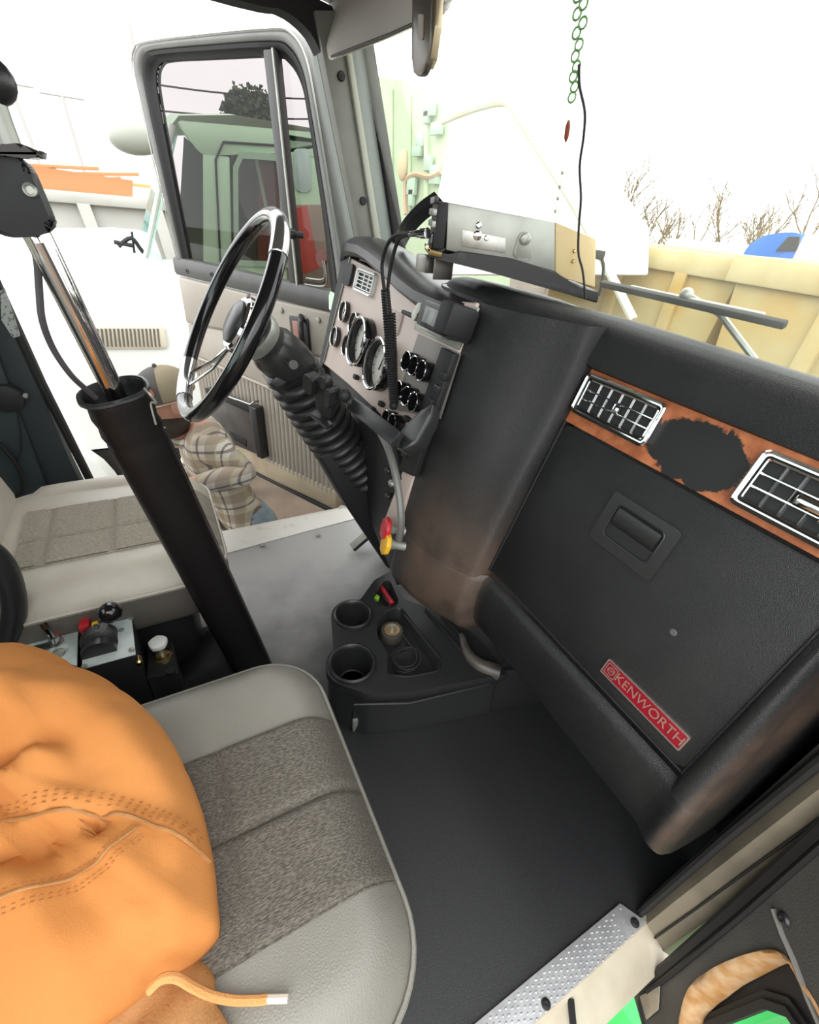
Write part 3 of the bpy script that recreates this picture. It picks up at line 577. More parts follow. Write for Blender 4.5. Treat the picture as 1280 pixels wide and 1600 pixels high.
# dark strap box on the left wall with hanging leads
rb = root('belt_retractor', 'black box with hanging lead on dark slate side wall', 'retractor', atx(15, 640, -1.66))
m = M(); a = [atx(-30, 605, -1.63), atx(8, 603, -1.63), atx(28, 612, -1.63), atx(38, 625, -1.63), atx(36, 642, -1.63), atx(12, 645, -1.63), atx(-30, 636, -1.63)]; m.prism(a, (-.035, 0, 0), .004); m.obj('housing', PLASTM, rb)
m = M(); m.lathe([(.006, 0), (.006, .012), (.0, .013)], atx(40, 617, -1.625), (1, 0, 0), 10); m.obj('screw', STEEL, rb)
m = M(); m.tube(cat([atx(27, 640, -1.645), atx(32, 670, -1.645), atx(33, 700, -1.645), atx(26, 722, -1.645)], 5), .003, 6); m.tube(cat([atx(-5, 690, -1.64), atx(18, 715, -1.64), atx(32, 740, -1.64), atx(33, 765, -1.64), atx(10, 785, -1.64)], 6), .006, 6); m.obj('lead', RUBBER, rb)

# ================================================================ JACKET on the passenger seat
poly = [atz(*p, z) for p, z in (((-60, 1010), .58), ((0, 1014), .60), ((60, 1018), .62), ((120, 1046), .62), ((190, 1080), .61), ((230, 1112), .60), ((262, 1150), .59), ((286, 1196), .58), ((305, 1240), .57), ((322, 1300), .56), ((331, 1345), .56), ((336, 1400), .555), ((341, 1452), .55), ((318, 1482), .54), ((290, 1506), .54), ((248, 1524), .54), ((205, 1560), .55), ((160, 1590), .56), ((120, 1625), .56), ((20, 1700), .56), ((-120, 1700), .56))]
jc = V((-.46, -.30, 0))
ang = [(math.atan2(p.y - jc.y, p.x - jc.x), math.hypot(p.x - jc.x, p.y - jc.y), p.z) for p in poly]
ang.sort()
def jr(a):
    n = len(ang)
    for i in range(n):
        a0, r0, z0 = ang[i]; a1, r1, z1 = ang[(i + 1) % n]
        if i == n - 1: a1 += 2 * math.pi
        for aa in (a, a + 2 * math.pi):
            if a0 <= aa <= a1:
                t = (aa - a0) / max(a1 - a0, 1e-6); return r0 + (r1 - r0) * t, z0 + (z1 - z0) * t
    return ang[0][1], ang[0][2]
def seg_d(p, a, b):
    ab = b - a; t = max(0, min(1, (p - a).dot(ab) / ab.length_squared)); q = a + ab * t; s_ = ab.x * (p.y - a.y) - ab.y * (p.x - a.x)
    return (p - q).length, t, 1 if s_ > 0 else -1
def j2(px, py): p = atz(px, py, .63); return V((p.x, p.y))
def jl(*pts): return [j2(*p) for p in pts]
FOLD = []                                   # (polyline, width, height, one-sided)
for pts, wd, h in (
    (((0, 1225), (45, 1210), (85, 1190)), .016, -.020), (((-40, 1250), (0, 1243), (60, 1215)), .018, .014), (((20, 1160), (60, 1150), (130, 1120)), .025, .008),
    (((60, 1130), (55, 1160), (80, 1195), (100, 1215)), .012, .010), (((0, 1345), (50, 1330), (90, 1300), (150, 1285)), .014, -.020), (((0, 1330), (60, 1308), (120, 1285)), .012, .010),
    (((70, 1330), (130, 1322), (200, 1312)), .030, -.005), (((212, 1350), (212, 1400), (200, 1455)), .016, .006), (((236, 1350), (230, 1410), (222, 1460)), .016, -.006),
    (((250, 1420), (285, 1460), (275, 1500)), .020, .006), (((290, 1400), (312, 1460)), .020, -.005), (((120, 1180), (170, 1230), (240, 1250)), .03, -.008), (((200, 1150), (250, 1210), (280, 1280)), .03, .008),
    (((100, 1500), (180, 1470), (250, 1440)), .035, .010), (((40, 1560), (120, 1520), (200, 1510)), .03, -.008)):
    FOLD.append((jl(*pts), wd, h))
SEAM = jl((-40, 1312), (0, 1306), (60, 1288), (130, 1276), (190, 1275), (240, 1287), (290, 1300), (328, 1322))
SEAM2 = jl((-30, 1436), (0, 1424), (60, 1398), (110, 1376), (150, 1352), (185, 1320), (215, 1290))
def pdist(p, L):
    best = (9, 1)
    for a, b in zip(L, L[1:]):
        d, t, s_ = seg_d(p, a, b)
        if d < best[0]: best = (d, s_)
    return best
from mathutils import noise
def jz(p, rr, edge, ze):
    base = ze + .12 * (1 - rr ** 2.4) ** .75
    f = 0
    for L, wd, h in FOLD:
        d, _ = pdist(p, L)
        if d < wd * 3: f += 1.8 * h * math.exp(-(d / wd) ** 2)
    d, s_ = pdist(p, SEAM)
    if d < .06: f += (-.006 if s_ < 0 else .0) * max(0, 1 - d / .06)
    d2, s2 = pdist(p, SEAM2)
    if d2 < .04: f += .003 * math.exp(-(d2 / .006) ** 2)
    q = V((p.x * 9, p.y * 9, 1.3)); f += .008 * (noise.noise(q)) + .004 * noise.noise(q * 2.3) + .001 * noise.noise(q * 6)
    return base + f * min(1, (1 - rr) * 7 + .15)
J = root('duck_canvas_jacket', 'orange duck canvas work jacket heaped on the grey passenger seat', 'jacket', (jc.x, jc.y, .5))
m = M(); NA = 220; rws = []
RS = [0.0001] + [.06 * k for k in range(1, 14)] + [.82, .86, .89, .92, .945, .965, .98, .99, 1.0]
for rr in RS:
    row = []
    for k in range(NA):
        a = 2 * math.pi * k / NA - math.pi; R0, ze = jr(a); p = V((jc.x + math.cos(a) * R0 * rr, jc.y + math.sin(a) * R0 * rr))
        row.append(V((p.x, p.y, jz(p, rr, R0, ze))))
    rws.append(row)
for s_, dz in ((1.004, -.012), (.995, -.03), (.95, -.06), (.88, -.075)):
    row = []
    for k in range(NA):
        a = 2 * math.pi * k / NA - math.pi; R0, ze = jr(a)
        row.append(V((jc.x + math.cos(a) * R0 * s_, jc.y + math.sin(a) * R0 * s_, max(.506, ze + dz))))
    rws.append(row)
m.loft(rws, True); m.obj('body', DUCK, J, 80)
def on_j(p):
    v_ = p - V((jc.x, jc.y)); R0, ze = jr(math.atan2(v_.y, v_.x)); return V((p.x, p.y, jz(p, min(1, v_.length / R0), R0, ze)))
def seamline(L, off, mt, name, r, dash=False):
    P = cat([V((p.x, p.y, 0)) for p in L], 9); m = M(); Q = []
    for i, p in enumerate(P):
        t = (P[min(i + 1, len(P) - 1)] - P[max(0, i - 1)]).normalized(); n_ = V((-t.y, t.x, 0)); c = p + n_ * off
        v_ = c - jc; v_.z = 0
        if v_.length > jr(math.atan2(v_.y, v_.x))[0] * .995: continue
        Q.append(on_j(V((c.x, c.y))) + V((0, 0, .0014)))
    if dash:
        for a, b in zip(Q[::2], Q[1::2]): m.tube([a, a + (b - a) * .75], r, 4)
    else:
        for _ in range(3): Q = [Q[0]] + [(a + b * 2 + c) / 4 for a, b, c in zip(Q, Q[1:], Q[2:])] + [Q[-1]]
        m.tube(Q, r, 6)
    return m.obj(name, mt, J)
seamline(SEAM, 0, DUCKD, 'lapped_seam', .0021)
for o in (.008, .013, .018): seamline(SEAM, o, THREAD, 'stitching', .0007, True)
for o in (-.008, -.012, .006): seamline(SEAM2, o, THREAD, 'stitching', .0007, True)
seamline(SEAM2, 0, DUCKD, 'lapped_seam', .0016)
# turned-out collar below, and the drawstring
m = M(); lcn = atz(212, 1632, .512); m.ball(lcn, .1, (1.0, .78, .24), (V((.8, .6, 0)), V((-.6, .8, 0)), V((0, 0, 1))), 48, 26)
for v in m.b.verts:
    q_ = v.co - lcn; v.co += q_.normalized() * (.014 * noise.noise(v.co * 14) + .010 * math.sin(q_.x * 90 + q_.y * 40) * .5); v.co.z = max(v.co.z, .508)
m.obj('turned_lining', DUCKD, J, 80)
ds_ = cat([atz(*p, z) for p, z in (((232, 1548), .565), ((252, 1530), .572), ((275, 1528), .566), ((300, 1542), .545), ((330, 1556), .522), ((365, 1563), .514), ((400, 1563), .512), ((418, 1561), .512))], 6)
m = M(); m.tube(ds_, .0048, 8, flat=.8); dstr = m.obj('drawstring', mat('orange_cord', (.72, .33, .11), .8, bump=.6, bscale=600), J)
m = M(); m.tube([ds_[-1], atz(450, 1560, .513)], .0042, 8); m.obj('cord_tip', mat('cream_cord_tip', (.70, .62, .50), .3), J)

# ================================================================ GEAR LEVER
glv = root('gear_lever', 'chrome gear lever rising from a tall black leather boot', 'gear lever', (-1.03, .02, 0))
b0 = atz(390, 1032, .11); b1 = atx(178, 612, -0.850); axv = (b1 - b0).normalized(); sx = V((1, 0, 0)); sx = (sx - axv * sx.dot(axv)).normalized(); sy = axv.cross(sx)
vw = (b0 + b1) / 2 - CAM; wx = vw.cross(axv).normalized(); wy = axv.cross(wx)
def bsec(t, hw, hd, r):
    c = b0 + (b1 - b0) * t; return rrect(c, wx, wy, hw * 2, hd * 2, r, 5)
m = M(); rws = []
for i, (t, hw, hd) in enumerate(((-.22, .056, .05), (0, .055, .05), (.15, .0545, .05), (.3, .054, .05), (.5, .053, .049), (.7, .0515, .048), (.85, .0505, .047), (.895, .0515, .048), (.908, .049, .046), (.925, .0525, .049), (.942, .0495, .046), (.963, .053, .049), (.985, .050, .047), (1.0, .053, .049), (1.005, .051, .047), (.985, .046, .042), (.95, .042, .038), (.93, .01, .01))):
    hw *= .93; hd *= .93; rws.append(bsec(t, hw, hd, min(hw, hd) * (.45 + .35 * max(0, min(1, t)))))
m.loft(rws, True, True); boot = m.obj('leather_boot', mat('boot_leather', (.008, .007, .007), .38, bump=.3, bscale=120, btype='noise', spec=.35), glv, 60)
m = M(); m.tube([p for p in bsec(1.0, .0502, .0465, .038)], .004, 6, True); m.obj('boot_rim', PLAST, boot)
m = M(); m.tube([b0 + (b1 - b0) * t + wx * (.0507 - .004 * t) * (-1 if wx.dot(AX) < 0 else 1) * 1 + wy * .0 for t in [i / 20 for i in range(-1, 19)]], .003, 6); m.obj('boot_seam', PLAST, boot)
r0 = b0 + (b1 - b0) * .93; r1 = atx(62, 375, -0.780); r2 = atx(0, 262, -0.81); r3 = atx(-20, 165, -0.790)
m = M(); m.tube([r0, r1, r2], .0155, 18); m.obj('rod', CHROME, glv)
# shift knob housing with splitter flap
ka = (r2 - r1).normalized(); kx = (r1 - CAM).cross(ka).normalized(); ky = ka.cross(kx)
k0 = r1 + (r1 - r2) * .0; kb = (atx(28, 372, -0.775) + atx(60, 368, -0.775)) / 2
kq = [atx(*p, -0.765) for p in ((-40, 230), (8, 232), (44, 262), (82, 352), (78, 362), (58, 370), (18, 372), (-40, 355))]
m = M(); m.prism(rpoly(kq, .006, 3), (-.055, .0, 0), .007, 3); m.obj('shift_knob', mat('knob_black', (.008, .009, .009), .42, spec=.35), glv, 50)
m = M(); c = atx(47, 297, -0.762); m.lathe([(.007, -.003), (.007, .002), (.0045, .003), (.004, .0005), (.0, .0005)], c, (1, -.1, .25), 16); m.obj('knob_screw', STEEL, glv)
fl = [atx(*p, -0.755) for p in ((-40, 228), (0, 226), (30, 223), (64, 238), (63, 246), (40, 248), (0, 242), (-40, 245))]
m = M(); m.prism(rpoly(fl, .004, 2), (-.06, 0, .0), .004); m.obj('splitter_flap', mat('brown_black_flap', (.03, .024, .02), .3), glv)
m = M(); m.tube([atx(14, 226, -0.790), atx(0, 190, -0.790), atx(-14, 150, -0.790)], .012, 12); m.obj('upper_stem', STEEL, glv)
m = M(); m.ball(atx(-14, 125, -0.790), .022); m.obj('top_button', PLAST, glv)
m = M(); m.tube(cat([atx(50, 372, -0.785), atx(58, 410, -0.785), atx(61, 450, -0.788), atx(66, 500, -0.790), atx(83, 545, -0.800), atx(110, 585, -0.810), atx(134, 608, -0.830), atx(150, 622, -0.840)], 6), .0042, 8); m.obj('air_line', mat('grey_air_line', (.06, .055, .06), .45), glv)
m = M(); hk = atx(228, 618, -0.800); m.tube(cat([hk + V((0, .0, .012)), hk + V((.008, .006, .004)), hk + V((.004, .012, -.012)), hk + V((0, .004, -.014)), hk + V((0, .004, -.05))], 5), .0018, 5); m.obj('boot_hook', STEEL, glv)

# ================================================================ CONTROL BOX between the seats
cb = root('dump_control_box', 'black control box with pale switch plates and ball lever between seats', 'control box', (-.93, -.24, 0))
zt = .40
def ct(px, py, z=zt): return atz(px, py, z)
q = [ct(128, 1045), ct(212, 1022), ct(205, 960), ct(128, 968)]
ux_ = (q[1] - q[0]).normalized(); uy_ = V((-ux_.y, ux_.x, 0))
m = M(); q2 = [q[0] + V((0, 0, -.005)), q[1] + V((0, 0, -.005)), q[2] + V((0, 0, -.005)), q[3] + V((0, 0, -.005))]; m.prism(q2, (0, 0, -.39), .004); m.obj('housing', PLASTM, cb)
m = M(); m.prism(q, (0, 0, -.003), .001); m.obj('lever_plate', PALE, cb)
m = M(); m.prism([ct(120, 1040), ct(122, 985), ct(50, 1000), ct(30, 1020)], (0, 0, -.004), .001); m.obj('switch_plate', PALE, cb)
m = M(); m.prism([ct(120, 1042, .392), ct(122, 985, .392), ct(40, 1000, .392), ct(20, 1025, .392)], (0, 0, -.38), .004); m.obj('switch_housing', PLASTM, cb)
cc = ct(157, 1008); m = M()
for i in range(5): m.lathe([(.030, -.012 + .006 * i), (.034, -.010 + .006 * i), (.034, -.008 + .006 * i), (.030, -.0065 + .006 * i)], cc + V((0, 0, .012)), V((.9, .2, .35)), 20)
m.lathe([(.033, -.03), (.033, .03)], cc + V((0, 0, .004)), uy_ * 1.0, 20); m.obj('ribbed_quadrant', PLAST, cb)
bl = atx(172, 957, -.86); m = M(); m.tube([cc + V((0, 0, .02)), bl], .006, 8); m.obj('lever', STEEL, cb)
m = M(); m.ball(bl, .023, u=20, v=14); m.obj('ball_knob', GLOSSB, cb)
m = M(); m.box(atz(133, 977, .425), (.020, .03, .018), (ux_, uy_, V((0, 0, 1))), .003); m.obj('red_stop', RED, cb)
m = M(); m.box(atz(149, 978, .43), (.012, .02, .012), (ux_, uy_, V((0, 0, 1))), .002); m.obj('yellow_stop', YELLOW, cb)
for p in ((205, 966), (132, 1042), (206, 1016), (190, 985)):
    m = M(); m.lathe([(.006, 0), (.005, .004), (0, .005)], ct(*p), (0, 0, 1), 10); m.obj('screw', STEEL, cb)
for p in ((216, 1030), (214, 970)):
    m = M(); m.lathe([(.008, -.005), (.008, .012), (.005, .016), (0, .016)], ct(*p, .37), (1, .1, 0), 10); m.obj('brass_fitting', BRASS, cb)
c = ct(88, 1006); m = M(); m.lathe([(.016, 0), (.016, .006), (.010, .008), (.010, .022), (.004, .022)], c, (0, 0, 1), 14); m.tube([c + V((0, 0, .02)), c + V((-.02, -.01, .05))], [.005, .007], 8); m.obj('toggle_switch', CHROME, cb)
m = M(); m.lathe([(.010, 0), (.010, .008), (.0, .010)], ct(88, 990, .405), (0, 0, 1), 12); m.obj('red_lamp', RED, cb)
m = M(); m.lathe([(.011, 0), (.011, .008), (.0, .010)], ct(93, 1022), (0, 0, 1), 12); m.obj('steel_button', STEEL, cb)
m = M(); m.box(ct(62, 1012, .41), (.04, .012, .01), (ux_, uy_, V((0, 0, 1))), .002); m.obj('toggle_guard', PLAST, cb)
# white pull valve on its own black block
pv = root('pull_valve', 'white knob pull valve with brass collar on a black block', 'valve', (-.85, -.15, 0))
zv = .31
m = M(); a = [atz(*p, zv) for p in ((228, 1060), (232, 1005), (268, 1000), (280, 1052))]; m.prism(a, (0, 0, -.31), .004); m.obj('block', PLAST, pv)
c = atz(254, 1026, zv); m = M(); m.lathe([(.022, 0), (.022, .004), (.016, .006), (.014, .010), (.009, .011)], c, (0, 0, 1), 18); m.obj('brass_collar', BRASS, pv)
m = M(); m.lathe([(.007, 0), (.007, .045)], c, (0, 0, 1), 10); m.obj('stem', STEEL, pv)
kc = atz(246, 1002, .365); k = 10
m = M(); m.prism([kc + V((math.cos(i * 2 * math.pi / k) * (.022 if i % 2 else .020), math.sin(i * 2 * math.pi / k) * (.022 if i % 2 else .020), 0)) for i in range(k)], (0, 0, -.014), .004); m.obj('knob', WHITE, pv)
m = M(); m.lathe([(.010, 0), (.010, .012), (0, .013)], atz(268, 1052, zv), (0, 0, 1), 12); m.obj('side_button', PLASTM, pv)
# draped black cover at the foot of the boot
m = M(); g_ = []
for i in range(15):
    r_ = []
    for j in range(15):
        x = -1.13 + .24 * i / 14; y = -.20 + .30 * j / 14; r_.append(V((x, y, .10 + .05 * math.sin(3 * x * 8 + y * 11) * .35 + .10 * math.exp(-(((x + 1.0) / .10) ** 2 + ((y - .02) / .12) ** 2)) - .1 * ((i in (0, 14)) or (j in (0, 14))))))
    g_.append(r_)
m.loft(g_); tag(m.obj('floor_boot_cover', PLASTM, None, 70), 'black rubber cover folded around the gear lever base', 'cover')
# seat base side of the driver seat faces the console: bright beige skirt handled by cushion side

# ================================================================ CUP HOLDER CONSOLE
cc_ = root('cup_holder_console', 'black plastic floor console with two cup holders and a tray', 'console', (-.78, .45, 0))
ZC = .20
def k_(px, py, z=ZC): return atz(px, py, z)
cups = [(k_(552, 960), .050), (k_(551, 1036), .056)]
def arc_(c, r, a0, a1, n=8): return [c + V((math.cos(math.radians(a0 + (a1 - a0) * k / n)) * r, math.sin(math.radians(a0 + (a1 - a0) * k / n)) * r, 0)) for k in range(n + 1)]
out_ = [k_(612, 890), k_(585, 905)] + arc_(cups[0][0], .068, 140, 262) + arc_(cups[1][0], .074, 205, 300) + [k_(p[0], p[1]) for p in ((575, 1085), (650, 1080), (770, 1056), (795, 1052), (762, 1010), (735, 985), (660, 945), (632, 935))]
out_ = rpoly(out_, .012, 3)
cen = sum(out_, V((0, 0, 0))) / len(out_)
tray = [k_(*p) for p in ((588, 975), (610, 952), (628, 948), (690, 1038), (688, 1048), (640, 1058), (605, 1055), (606, 1020), (588, 992))]
slot = [k_(*p) for p in ((583, 935), (600, 908), (610, 908), (624, 940), (615, 947), (595, 950))]
def scale_poly(P, s_, dz=0): return [cen + (p - cen) * s_ + V((0, 0, dz)) for p in P]
m = M(); m.loft([scale_poly(out_, .97, -.010 - ZC + .012)] + [scale_poly(out_, s_, z) for s_, z in ((.975, -.19), (.965, -.16), (.955, -.06), (.96, -.045), (1.0, -.030), (1.005, -.012), (.995, -.003))], True, False); body = m.obj('shell', PLAST, cc_, 50)
# deck with holes: triangulated fill between outline and holes
def deck(outer, holes, z, name, mt, parent):
    bm_ = bmesh.new(); es = []
    for L in [outer] + holes:
        vs = [bm_.verts.new((p.x, p.y, z)) for p in L]
        es += [bm_.edges.new((vs[i], vs[(i + 1) % len(vs)])) for i in range(len(vs))]
    bmesh.ops.triangle_fill(bm_, use_beauty=True, use_dissolve=False, edges=es)
    m = M(); m.b.free(); m.b = bm_; return m.obj(name, mt, parent)
def circ(c, r, n=32): return [V((c.x + r * math.cos(2 * math.pi * k / n), c.y + r * math.sin(2 * math.pi * k / n), c.z)) for k in range(n)]
tr_, sl_ = rpoly(tray, .015, 3), rpoly(slot, .012, 3)
deck(scale_poly(out_, .995), [circ(c, r + .004) for c, r in cups] + [tr_, sl_], ZC - .003, 'deck', PLAST, cc_)
for c, r in cups:
    m = M(); m.lathe([(r + .010, -.004), (r + .009, .004), (r + .004, .007), (r, .004), (r - .003, -.01), (r - .008, -.09), (r - .014, -.10), (.0, -.10)], c, (0, 0, 1), 36, caps=False); m.obj('cup_holder', PLAST, cc_, 50)
    m = M(); m.lathe([(r - .012, -.085), (r - .016, -.082), (r - .020, -.085)], c, (0, 0, 1), 32); m.obj('cup_holder_ring', PLASTM, cc_)
def well(P, dep, name):
    c = sum(P, V((0, 0, 0))) / len(P)
    m = M(); m.loft([[p + V((0, 0, -.003)) for p in P], [c + (p - c) * .985 + V((0, 0, .002)) for p in P], [c + (p - c) * .96 + V((0, 0, -.004)) for p in P], [c + (p - c) * .92 + V((0, 0, -dep)) for p in P]], True); m.b.faces.new([m.b.verts.new(c + (p - c) * .92 + V((0, 0, -dep))) for p in P]); return m.obj(name, PLAST, cc_, 50)
well(tr_, .045, 'tray'); well(sl_, .035, 'pen_slot')
for a, b in (((632, 960), (688, 1030)), ((665, 952), (722, 1018)), ((690, 962), (738, 1010))):
    m = M(); m.tube([k_(*a, ZC + .002), k_(*b, ZC + .002)], .004, 8); m.obj('rib', PLAST, cc_)
m = M(); m.tube([k_(553, 1100, .15), k_(640, 1098, .15), k_(765, 1068, .15)], .004, 6); m.obj('side_ridge', PLAST, cc_)
# side skirt panel below the deck on the near side
m = M(); m.prism([V((-.655, .272, .0)), V((-.495, .86, .0)), V((-.515, .86, .165)), V((-.668, .285, .165))], (-.014, .005, 0), .006); m.obj('side_skirt', PLASTM, cc_)
m = M(); m.box(k_(558, 1130, .03), (.012, .03, .06), bev=.005); m.obj('skirt_clip', STEEL, cc_)
# worn rear grip
m = M(); m.tube(cat([k_(722, 992, .205), k_(730, 1018, .205), k_(748, 1038, .20), k_(780, 1050, .195)], 5), [.010 + .0009 * i for i in range(16)], 12); m.obj('worn_grip', mat('worn_grip_plastic', (.03, .027, .024), .4, col2=(.09, .078, .066), nscale=25), cc_)
# things in the console
tag((lambda m: m.obj('coiled_cable', RUBBER))(M().tube([k_(634, 1034, .166) + V((.036 * math.cos(a) + .006 * math.sin(a * .37), .036 * math.sin(a) + .005 * math.cos(a * .61), .004 * math.sin(a * 1.3) + .001 * a)) for a in [i * .3 for i in range(90)]] + [k_(628, 990, .18)], .0022, 6)), 'thin black cable coiled in the console tray', 'cable')
rl = root('metal_roller', 'worn metal disc with brass centre beside the coiled cable', 'disc', k_(612, 985, .16))
c = k_(612, 990, .165); m = M(); m.lathe([(.033, -.02), (.035, -.018), (.035, .014), (.033, .018), (.028, .019)], c, (0, 0, 1), 24); m.obj('rim', mat('dark_roller_rim', (.06, .055, .045), .5), rl)
m = M(); m.lathe([(.029, .0185), (.014, .020), (.012, .024), (.0, .024)], c, (0, 0, 1), 24); m.obj('hub', mat('tarnished_brass', (.50, .38, .22), .4, .6, col2=(.32, .22, .12), nscale=40), rl)
m = M(); m.lathe([(.008, .022), (.008, .034), (.0, .035)], c, (0, 0, 1), 8); m.obj('bolt', STEEL, rl)
lg = root('red_lighter', 'red pen-shaped lighter lying in the console slot', 'lighter', k_(603, 926, .17))
m = M(); a, b = k_(594, 914, .190), k_(614, 944, .180); m.tube([a, a + (b - a) * .85], .008, 10); m.obj('barrel', mat('dark_red_plastic', (.32, .01, .02), .3), lg)
m = M(); m.tube([a + (b - a) * .85, b], .0085, 10); m.obj('cap', RED, lg)
m = M(); m.box(k_(586, 934, .185), (.030, .016, .016), (V((.7, .7, 0)), V((-.7, .7, 0)), V((0, 0, 1))), .003); m.box(k_(586, 932, .193), (.014, .020, .006), (V((.7, .7, 0)), V((-.7, .7, 0)), V((0, 0, 1))), .002); tag(m.obj('lime_clip', LIME), 'small lime green clip beside the red lighter', 'clip')
m = M(); c = k_(550, 975, .12); m.box(c + V((0, .0, 0)), (.05, .03, .022), (V((.5, .87, 0)), V((-.87, .5, 0)), V((0, 0, 1))), .004); m.box(c + V((-.02, -.028, -.004)), (.04, .03, .02), (V((.9, .4, 0)), V((-.4, .9, 0)), V((0, 0, 1))), .004); tag(m.obj('black_adapter', PLASTM), 'black plug adapter dropped in the farther cup holder', 'adapter')

# ================================================================ STEERING
SPK = 151
sc_ = root('steering_column', 'black steering wheel on a tilting column with rubber bellows boot', 'steering column', (-1.28, .6, 0)); sc_['kind'] = 'thing'
wc = V((-1.243, .1635, .9925)); wa = V((.0, -.8575, .5145)).normalized(); e1 = wa.cross(V((1, 0, 0))).normalized(); e2 = wa.cross(e1); WR = .2545
def wp(a, r=WR, o=0): return wc + (e1 * math.cos(a) + e2 * math.sin(a)) * r + wa * o
m = M(); m.tube([wp(2 * math.pi * k / 96) for k in range(96)], .0185, 16, True); sw = m.obj('steering_wheel', GLOSSB, sc_, 80)
hc = wc - wa * .045
m = M(); m.lathe([(.062, -.03), (.070, -.02), (.070, .018), (.064, .024)], hc, wa, 32); hub = m.obj('hub', CHROME, sw)
m = M(); m.lathe([(.056, .018), (.054, .030), (.040, .038), (.0, .040)], hc, wa, 32); m.obj('horn_pad', PLAST, sw)
for k in range(12):
    a = 2 * math.pi * k / 12; c = hc + (e1 * math.cos(a) + e2 * math.sin(a)) * .0705; q_ = (e1 * math.cos(a) + e2 * math.sin(a)); mm = M(); mm.box(c, (.004, .010, .03), (q_, wa.cross(q_), wa), .001); mm.obj('hub_flute', PLAST, sw)
for a in (math.radians(SPK), math.radians(SPK + 180)):
    for da in (-.10, .10):
        m = M(); m.tube([hc + (wp(a) - wc).normalized() * .06, wp(a + da, WR - .10, -.035), wp(a + da, WR - .012, -.006)], .009, 10, flat=.5); m.obj('spoke', CHROME, sw)
    m = M(); m.tube([wp(a + d_, WR, 0) for d_ in (-.30, -.29, -.2, -.1, 0, .1, .2, .29, .30)], [.017] + [.0205] * 7 + [.017], 14); m.obj('rim_joint', mat('chromed_grip', (.5, .5, .5), .15, .9), sw)
cA = hc - wa * .02; cB = V((-1.28, .315, .865)); cC = V((-1.275, .345, .80)); cD = V((-1.28, .46, .60)); cE = V((-1.28, .60, .40))
m = M(); m.lathe([(.052, 0), (.060, .01), (.060, .03), (.055, .05), (.058, .06), (.066, .075), (.070, .14), (.066, .175), (.05, .18)], cA, cB - cA, 28); sh = m.obj('shroud', mat('satin_shroud', (.045, .045, .045), .28, .3), sc_)
m = M(); m.lathe([(.060, .005), (.064, .02), (.060, .035)], cA, cB - cA, 28); m.obj('shroud_collar', STEEL, sc_)
m = M(); m.box(cB + V((.0, -.01, -.065)), (.11, .12, .05), (V((1, 0, 0)), V((0, .75, -.66)), V((0, .66, .75))), .012); m.obj('shroud_lower', PLAST, sc_)
c = cA + (cB - cA).normalized() * .10; m = M(); m.tube([c + V((.06, 0, 0)), c + V((.085, .015, -.005)), c + V((.115, .01, .004))], [.008, .008, .012], 10); m.obj('tilt_lever', PLAST, sc_)
c = cA + (cB - cA).normalized() * .05; m = M(); m.tube([c + V((-.05, 0, 0)), c + V((-.14, -.0, .015)), c + V((-.21, -.01, .02))], [.006, .006, .011], 10); m.obj('signal_stalk', PLAST, sc_)
path = cat([cB, cC, cD, cE], 10); m = M(); rr_ = []; pp_ = []
import itertools
L_ = [0] + list(itertools.accumulate((b - a).length for a, b in zip(path, path[1:])))
def pat(s_):
    for i in range(len(path) - 1):
        if L_[i] <= s_ <= L_[i + 1]: return path[i] + (path[i + 1] - path[i]) * ((s_ - L_[i]) / (L_[i + 1] - L_[i]))
    return path[-1]
nb = 13; st = .03
for i in range(nb * 6 + 1):
    t = i / (nb * 6); s_ = st + (L_[-1] * .86 - st) * t; pp_.append(pat(s_)); rr_.append(.066 + .012 * t + .016 * abs(math.cos(math.pi * i / 6)) ** .7)
m.tube(pp_, rr_, 28); m.obj('bellows_boot', mat('bellows_rubber', (.016, .016, .016), .4, spec=.5), sc_, 50)
m = M(); xq = -1.205; m.prism([atx(498, 715, xq), atx(545, 797, xq), atx(607, 890, xq), atx(640, 885, xq), atx(604, 770, xq), atx(585, 705, xq), atx(545, 690, xq)], (-.15, 0, 0), .012); m.obj('lower_cover', PLASTM, sc_)
# pedals
for i, (px, py, y) in enumerate(((570, 846, .70),)):
    pr = root('brake_pedal', 'small ribbed metal pedal pad beside the steering column foot', 'pedal', atz(565, 850, .03)); c = atz(562, 846, .05)
    m = M(); m.box(c, (.05, .085, .012), (V((1, 0, 0)), V((0, .8, .6)), V((0, -.6, .8))), .003); m.obj('pad', RUBBER, pr)
    for k in range(6):
        m = M(); m.box(c + V((-.018 + .0072 * k, 0, 0)) + V((0, -.6, .8)) * .008, (.003, .08, .004), (V((1, 0, 0)), V((0, .8, .6)), V((0, -.6, .8)))); m.obj('tread_rib', STEEL, pr)
    m = M(); m.tube([c, c + V((0, .06, .05)), c + V((0, .25, .14))], .008, 8); m.obj('arm', PLASTM, pr)
